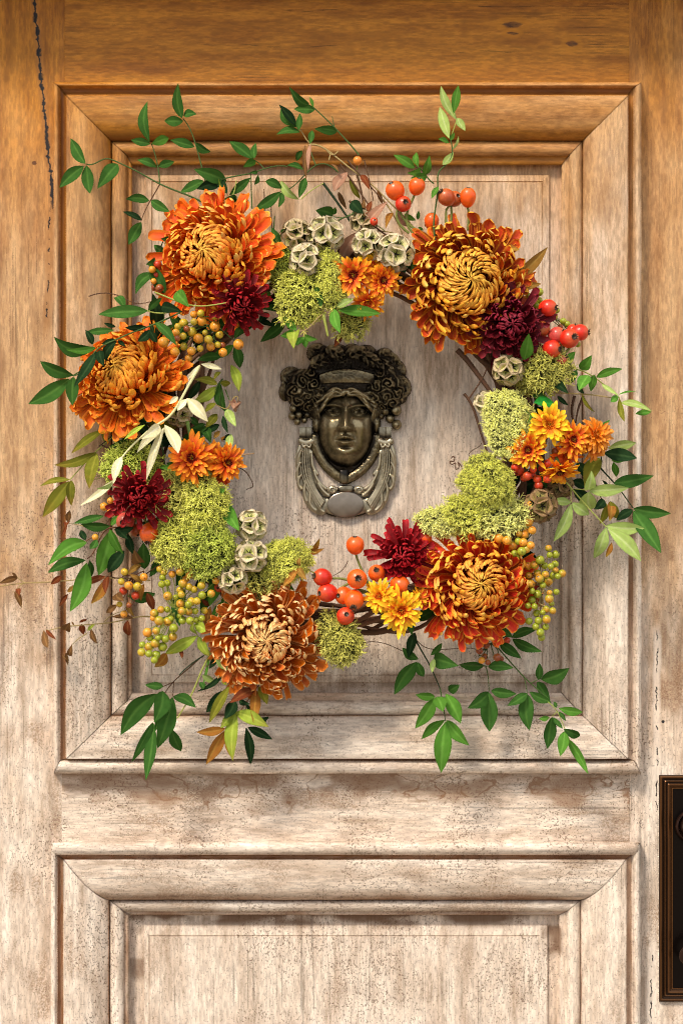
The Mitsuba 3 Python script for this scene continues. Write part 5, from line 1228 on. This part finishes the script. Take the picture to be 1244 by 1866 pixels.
for ex in (517, 733):
    eye = np.clip(1 - ((GX - ex) / 46) ** 2 - ((GY - 668) / 25) ** 2, 0, 1) ** .5
    add_ += 40 * eye
    add_ += 21 * np.exp(-((GY - (641 + ((GX - ex) / 52) ** 2 * 22)) / 7) ** 2) * (np.abs(GX - ex) < 58)
    add_ += 15 * np.exp(-((GY - (694 - ((GX - ex) / 52) ** 2 * 20)) / 6) ** 2) * (np.abs(GX - ex) < 55)
    add_ += -9 * gauss(ex, 664, 10, 10)
fc = np.where(face > NEG + 1, np.maximum(face + 1.38 * add_, 2), NEG)
neck = smax(h_tube([(370, 880), (400, 1000), (480, 1120), (610, 1212)], 44, 30, .9), h_tube([(872, 880), (845, 1000), (765, 1120), (630, 1212)], 44, 30, .9))
for o_, zz in ((0, 58), (-22, 50), (20, 46)):
    neck = smax(neck, smax(h_tube([(372 + o_, 900 - o_ * .2), (405 + o_ * .9, 1010 - o_ * .5), (490 + o_ * .7, 1120 - o_ * .7), (600, 1205 - o_)], 11, zz), h_tube([(870 - o_, 900 - o_ * .2), (840 - o_ * .9, 1010 - o_ * .5), (757 - o_ * .7, 1120 - o_ * .7), (640, 1205 - o_)], 11, zz)), 4)
under = h_ell(622, 1010, 215, 190, 40, 12)
head = smax(smax(np.where(neck > NEG + 1, neck, NEG), under, 3), fc, 22)
# temples, ears
head = smax(head, h_ell(385, 760, 40, 100, 70, 14), 6); head = smax(head, h_ell(868, 760, 40, 100, 70, 14), 6)
# hair masses
hair = np.full(GX.shape, NEG)
for cx, cy, rx, ry, h, z0, rot in [(622, 400, 330, 250, 88, 25, 0), (300, 500, 175, 165, 85, 20, 20), (930, 480, 190, 190, 85, 20, -20), (395, 195, 92, 86, 55, 18, 0), (180, 385, 92, 86, 50, 16, 0), (150, 490, 68, 95, 45, 14, 20), (215, 560, 60, 60, 40, 18, 0),
                                   (560, 205, 95, 88, 65, 22, 10), (670, 200, 95, 85, 65, 22, -10), (785, 205, 92, 82, 58, 20, 0), (935, 230, 85, 82, 55, 18, 20), (1030, 330, 80, 92, 55, 18, -25), (1090, 460, 62, 90, 45, 16, -15), (1050, 550, 70, 60, 40, 16, 0), (985, 270, 60, 80, 62, 20, -30)]:
    hair = smax(hair, h_ell(cx, cy, rx, ry, h, z0, rot), 9)
# vine leaves over the crown with raised veins
for cx, cy, rx, ry, rot, z0 in [(420, 255, 95, 62, -25, 78), (540, 190, 90, 60, 30, 86), (700, 195, 95, 62, -20, 86), (830, 250, 95, 58, 35, 84), (960, 330, 100, 52, 60, 80), (1040, 420, 92, 42, 70, 64), (1090, 520, 70, 34, -50, 46), (1070, 400, 62, 30, 40, 58), (1020, 240, 62, 34, 50, 58), (200, 400, 95, 60, 20, 50), (150, 470, 72, 42, 70, 40), (920, 210, 70, 40, -40, 56), (380, 165, 66, 52, 10, 50), (980, 480, 90, 44, -60, 74), (890, 380, 70, 34, 50, 86)]:
    lf = h_ell(cx, cy, rx, ry, 22, z0, rot)
    a = math.radians(rot)
    u = ((GX - cx) * math.cos(a) + (GY - cy) * math.sin(a)) / rx
    v = (-(GX - cx) * math.sin(a) + (GY - cy) * math.cos(a)) / ry
    lf = np.where(lf > NEG + 1, lf - 9 * np.exp(-(v / .10) ** 2) + 5 * np.cos((u - np.abs(v) * .7) * 11), NEG)
    hair = smax(hair, lf, 5)
# locks of hair that part in the middle and sweep aside
NF_ = meshkit.fbm(np.stack([GX / 30, GY / 30, GX * 0], -1), 3, 31)
curl = [(372, 448, 1), (268, 430, -1), (300, 545, 1), (205, 500, 1), (398, 545, -1), (345, 345, 1), (235, 585, -1), (330, 625, 1), (425, 610, 1)]
best_, curls = np.full(GX.shape, 1e9), np.zeros(GX.shape)
for cx, cy, hand in curl + [(1243 - x_, y_ + 6, -h_) for x_, y_, h_ in curl]:
    wx_ = (meshkit.fbm(np.stack([GX / 52, GY / 52, GX * 0 + 3], -1), 3, 21) - .5) * 62
    wy_ = (meshkit.fbm(np.stack([GX / 52, GY / 52, GX * 0 + 9], -1), 3, 22) - .5) * 62
    ux, uy = GX - cx + wx_, (GY - cy) * 1.05 + wy_
    dd_ = np.hypot(ux, uy)
    wv = np.cos(2 * np.pi * (dd_ / 33.0 + hand * np.arctan2(uy, ux) / (2 * np.pi))) * (.55 + .9 * NF_)
    near = dd_ < best_
    curls = np.where(near, 15 * wv * np.clip(1.25 - dd_ / 110, .45, 1) + 12 * np.clip(1 - dd_ / 70, 0, 1), curls); best_ = np.minimum(best_, dd_)
side_hair = smax(h_ell(318, 490, 190, 190, 108, 22, 20), h_ell(925, 486, 190, 190, 108, 22, -20), 6)
side_on = (side_hair > 0) & (GY > 318)
hair = smax(hair, np.where(side_on, side_hair + curls, NEG), 6)
strand_r = np.random.default_rng(3)
tt_ = np.linspace(0, 1, 12)
for sg in (1, -1):
    for j in range(8):
        o = j * 17.0
        ph_ = strand_r.random() * 2 + (j // 3) * 1.1
        xs_ = 620 - sg * (18 + tt_ * (205 + o * .55))
        ys_ = 526 - o * .64 * (.40 + .60 * tt_) + 128 * tt_ ** 2 + (8 + .07 * o) * np.sin(tt_ * 9.0 + ph_) + (24 * tt_ ** 3 if o < 30 else 0)
        z_ = 150 - 62 * tt_ ** 1.3 + 12 * np.sin(tt_ * 10 + j * 1.7)
        lk = h_tube(list(zip(xs_, ys_)), 14, z_, 1.15, taper=(.65, 1.15))
        hair = smax(hair, lk, 1.5)
    # hair that falls beside the temples
    for q in range(5):
        xa = 398 - q * 17
        pts_ = [(xa + 12, 585 + q * 8), (xa - 8, 640), (xa + 6, 700), (xa - 4, 760 - q * 14)]
        hair = smax(hair, h_tube([(x_ if sg == 1 else 1243 - x_, y_) for x_, y_ in pts_], 14, [104 - q * 6, 92 - q * 6, 84 - q * 6, 64 - q * 5], 1.1), 1.5)
hair = smax(hair, h_ell(603, 512, 24, 34, 26, 148, 20), 2); hair = smax(hair, h_ell(638, 508, 22, 30, 24, 146, -25), 2)
band = np.where((GY > 322 + ((GX - 630) / 215) ** 2 * 42) & (GY < 432 + ((GX - 630) / 215) ** 2 * 12) & (np.abs(GX - 630) < 222), 158 - 34 * ((GX - 630) / 215) ** 2 - 10 * ((GY - 380) / 60) ** 2, NEG)
head = smax(head, hair, 4)
head = smax(head, band, 3)
for gx_, gy_, gr_ in [(200, 640, 36), (187, 702, 32), (243, 690, 36), (308, 692, 30), (282, 642, 28), (228, 745, 30), (348, 700, 24), (330, 655, 26), (285, 735, 26), (940, 662, 42), (1026, 655, 47), (980, 722, 38), (1032, 772, 42), (880, 640, 36), (905, 700, 30), (1000, 610, 36), (930, 610, 32), (855, 680, 26)]:
    head = smax(head, h_ell(gx_, gy_, gr_, gr_ * 1.04, gr_ * 1.15, 36 if gx_ < 600 else 40), 2)
head = np.where(head > 0, head + 6 * (NF - .5) * (face < 30) + np.where((GY < 330) & (band < 0), 18 * (NF - .5) + 16 * (NZ - .5), 0), head)
wear = np.clip((head - 55) / 130, 0, 1)
dark, brass = np.array([.010, .007, .005]), np.array([.29, .235, .135])
green = np.array([.10, .095, .05])
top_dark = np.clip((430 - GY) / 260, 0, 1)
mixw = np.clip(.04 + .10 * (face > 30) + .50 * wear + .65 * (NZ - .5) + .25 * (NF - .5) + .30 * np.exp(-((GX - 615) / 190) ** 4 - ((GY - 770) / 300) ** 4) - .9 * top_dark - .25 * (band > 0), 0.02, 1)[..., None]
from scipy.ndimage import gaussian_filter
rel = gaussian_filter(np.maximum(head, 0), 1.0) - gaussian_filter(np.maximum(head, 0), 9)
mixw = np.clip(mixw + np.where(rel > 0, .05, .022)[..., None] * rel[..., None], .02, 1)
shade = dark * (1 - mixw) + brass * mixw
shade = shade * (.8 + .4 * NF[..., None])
BASE = -0.0052
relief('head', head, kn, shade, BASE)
# the ring: leafy arms
ring_parts = []
arm = np.full(GX.shape, NEG)
for sg in (1, -1):
    X_ = (lambda x: x) if sg == 1 else (lambda x: 1243 - x)
    def TT(pts):
        return [(X_(a), b) for a, b in pts]
    for pts, r_, z in [([(298, 930), (290, 1050), (300, 1180), (345, 1310), (420, 1420)], 48, 40), ([(262, 960), (245, 1080), (258, 1200), (262, 1260)], 34, 42), ([(330, 1000), (335, 1120), (375, 1220), (455, 1330)], 26, 46), ([(330, 1330), (350, 1400), (420, 1450)], 55, 38), ([(420, 1400), (490, 1440), (560, 1460)], 50, 34)]:
        arm = smax(arm, h_tube(TT(pts), r_, z, .40), 6)
    for i, off in enumerate((-40, -20, 0, 20, 38)):
        arm = smax(arm, h_tube(TT([(296 + off * .55, 945), (289 + off * .9, 1060), (303 + off * .9, 1180), (350 + off * .75 , 1300 - off * .25), (425 + off * .5, 1425 - off * .8)]), 8.5, 68 - abs(off) * .3, 1.1, taper=(.7, 1.2)), 2)
    for q0, q1, q2 in [((262, 980), (240, 1040), (232, 1090)), ((255, 1080), (228, 1150), (232, 1215)), ((262, 1180), (236, 1240), (258, 1290)), ((300, 1230), (285, 1310), (300, 1390)), ((335, 1320), (330, 1400), (375, 1465)), ((400, 1390), (405, 1440), (440, 1478)), ((345, 1010), (350, 1090), (390, 1170)), ((365, 1150), (400, 1230), (460, 1290)), ((400, 1250), (440, 1310), (480, 1345))]:
        arm = smax(arm, h_tube(TT([q0, q1, q2]), 15, [62, 58, 48], .9, taper=(.6, 1.15)), 2)
    arm = smax(arm, h_ell(X_(512), 1300, 42, 38, 24, 46), 4)
    arm = np.where(h_ell(X_(516), 1302, 18, 16, 1, 1) > NEG + 1, arm - 12, arm)
    # cap below the hinge
    arm = smax(arm, h_tube(TT([(258, 905), (300, 918), (345, 905)]), 26, 58, .7), 4)
    arm = smax(arm, h_tube(TT([(270, 935), (285, 950), (300, 938), (318, 952), (338, 935)]), 10, 74, 1), 3)
wearA = np.clip((arm - 30) / 70, 0, 1)
mixa = np.clip(.42 + .55 * wearA + .7 * (NZ - .5) + .3 * (NF - .5), .05, 1)[..., None]
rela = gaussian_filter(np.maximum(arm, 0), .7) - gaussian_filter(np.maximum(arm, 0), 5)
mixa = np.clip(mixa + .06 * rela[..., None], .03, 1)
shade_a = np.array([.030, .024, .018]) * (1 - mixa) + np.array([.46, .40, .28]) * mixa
arm = smax(arm, h_tube([(480, 1400), (470, 1440), (560, 1480)], 40, 30, .5), 4); arm = smax(arm, h_tube([(763, 1400), (773, 1440), (683, 1480)], 40, 30, .5), 4)
arm = smax(arm, h_ell(625, 1292, 78, 34, 22, 44, p=.3), 4)
relief('ring_handle', arm, kn, shade_a, BASE, label='lighter worn leafy ring hanging below the head')
pl = np.maximum(h_ell(619, 1422, 152, 107, 16, 52, p=.35), NEG)
shade_p = np.broadcast_to(np.array([.22, .185, .15]), shade.shape) * (.75 + .5 * NZ[..., None])
relief('plaque', pl, kn, shade_p, BASE, label='plain grey oval plaque at the foot of the ring')
tab = np.where((np.abs(GX - 605) < 36) & (np.abs(GY - 1195) < 55), 92 - 14 * ((GX - 605) / 36) ** 4 - 8 * ((GY - 1195) / 55) ** 4, NEG)
relief('striker_tab', tab, kn, shade * .6 + .01, BASE)
for xk in (295, 941):
    kq = np.where((np.abs(GX - xk) < 50) & (np.abs(GY - 838) < 50), 66 + 14 * np.sqrt(np.clip(1 - ((GY - 838) / 54) ** 2, 0, 1)) - 7 * np.exp(-((GX - xk - 4) / 4) ** 2), NEG)
    relief('hinge_knuckle', kq, kn, shade_a, BASE)

# ------------------------------------------------------------------ lock plate at the right edge
lp = thing('lock_plate', 'dark bronze lock plate with stepped border at the right edge of the door', 'lock plate')


def rounded(x0, x1, y0, y1, r, n=5):
    out = []
    for cx, cy, a0 in ((x1 - r, y0 + r, -90), (x1 - r, y1 - r, 0), (x0 + r, y1 - r, 90), (x0 + r, y0 + r, 180)):
        for a in np.linspace(a0, a0 + 90, n):
            out.append((cx + r * math.cos(math.radians(a)), cy + r * math.sin(math.radians(a))))
    return out


x0, x1, y0, y1 = 1199.5, 1392, 1412, 1826
steps = [(0, 0.0005), (0, .0030), (1.2, .0046), (4.0, .0054), (6.5, .0050), (7.2, .0040), (9.5, .0038), (10.0, .0062), (11.5, .0068), (13, .0064), (13.6, .0052), (15.0, .0052), (15.6, .0078), (17.6, .0088), (20.5, .0084), (21.2, .0068), (23.0, .0066), (23.6, .0080), (25.0, .0080), (25.6, .0060)]
V, C_ = [], []
dk, ed = np.array([.014, .008, .006]), np.array([.20, .085, .028])
for ins, d in steps:
    rim = 1.0 if d in (.0054, .0088, .0068, .0080) else .12
    for x, y in rounded(x0 + ins, x1 - ins, y0 + ins, y1 - ins, 2.0):
        V.append(P(x, y, d))
        w = rim * (.45 + .55 * meshkit.noise(np.array([x / 30, y / 30, ins]), 2))
        C_.append(dk * (1 - w) + ed * w)
nr = 20
F = []
for i in range(len(steps) - 1):
    for j in range(nr):
        F += [[i * nr + j, i * nr + (j + 1) % nr, (i + 1) * nr + (j + 1) % nr], [i * nr + j, (i + 1) * nr + (j + 1) % nr, (i + 1) * nr + j]]
add('border', tri(np.array(V), np.array(F)), 'dark_bronze', lp, smooth=False, color=np.array(C_))
loop = rounded(x0 + 25.4, x1 - 25.4, y0 + 25.4, y1 - 25.4, 2.0)
v = np.array([P(x, y, .0060) for x, y in loop] + [P((x0 + x1) / 2, (y0 + y1) / 2, .0060)])
add('field', tri(v, [[j, (j + 1) % nr, nr] for j in range(nr)]), 'dark_bronze', lp, smooth=False, color=np.broadcast_to(dk * .55, v.shape))


def lathe(cx, cy, prof, sides, c0):
    ph = np.arange(sides) * 2 * np.pi / sides
    v = np.array([P(cx + r * math.cos(a), cy + r * math.sin(a), d) for r, d in prof for a in ph])
    q = np.array([[i * sides + j, i * sides + (j + 1) % sides, (i + 1) * sides + (j + 1) % sides, (i + 1) * sides + j] for i in range(len(prof) - 1) for j in range(sides)])
    return v, np.vstack([q[:, [0, 1, 2]], q[:, [0, 2, 3]]]), np.broadcast_to(c0, v.shape)


v, f, c = lathe(1262, 1506, [(33, .0055), (33, .012), (31, .016), (28, .018), (26.5, .018), (26, .014), (24, .014), (23, .022), (20, .030), (14, .036), (6, .038), (.1, .0385)], 48, (.035, .016, .012))
add('cylinder_rose', tri(v, f), 'dark_bronze', lp, color=c)
w = spline([P(1300, 1730, .030), P(1275, 1722, .034), P(1250, 1728, .032), P(1241, 1744, .028), P(1252, 1756, .026)], 24)
v, f, c = tube(w, np.linspace(9, 4, 24) * S, 12, (.05, .026, .018))
add('lever', tri(v, f), 'dark_bronze', lp, color=c)
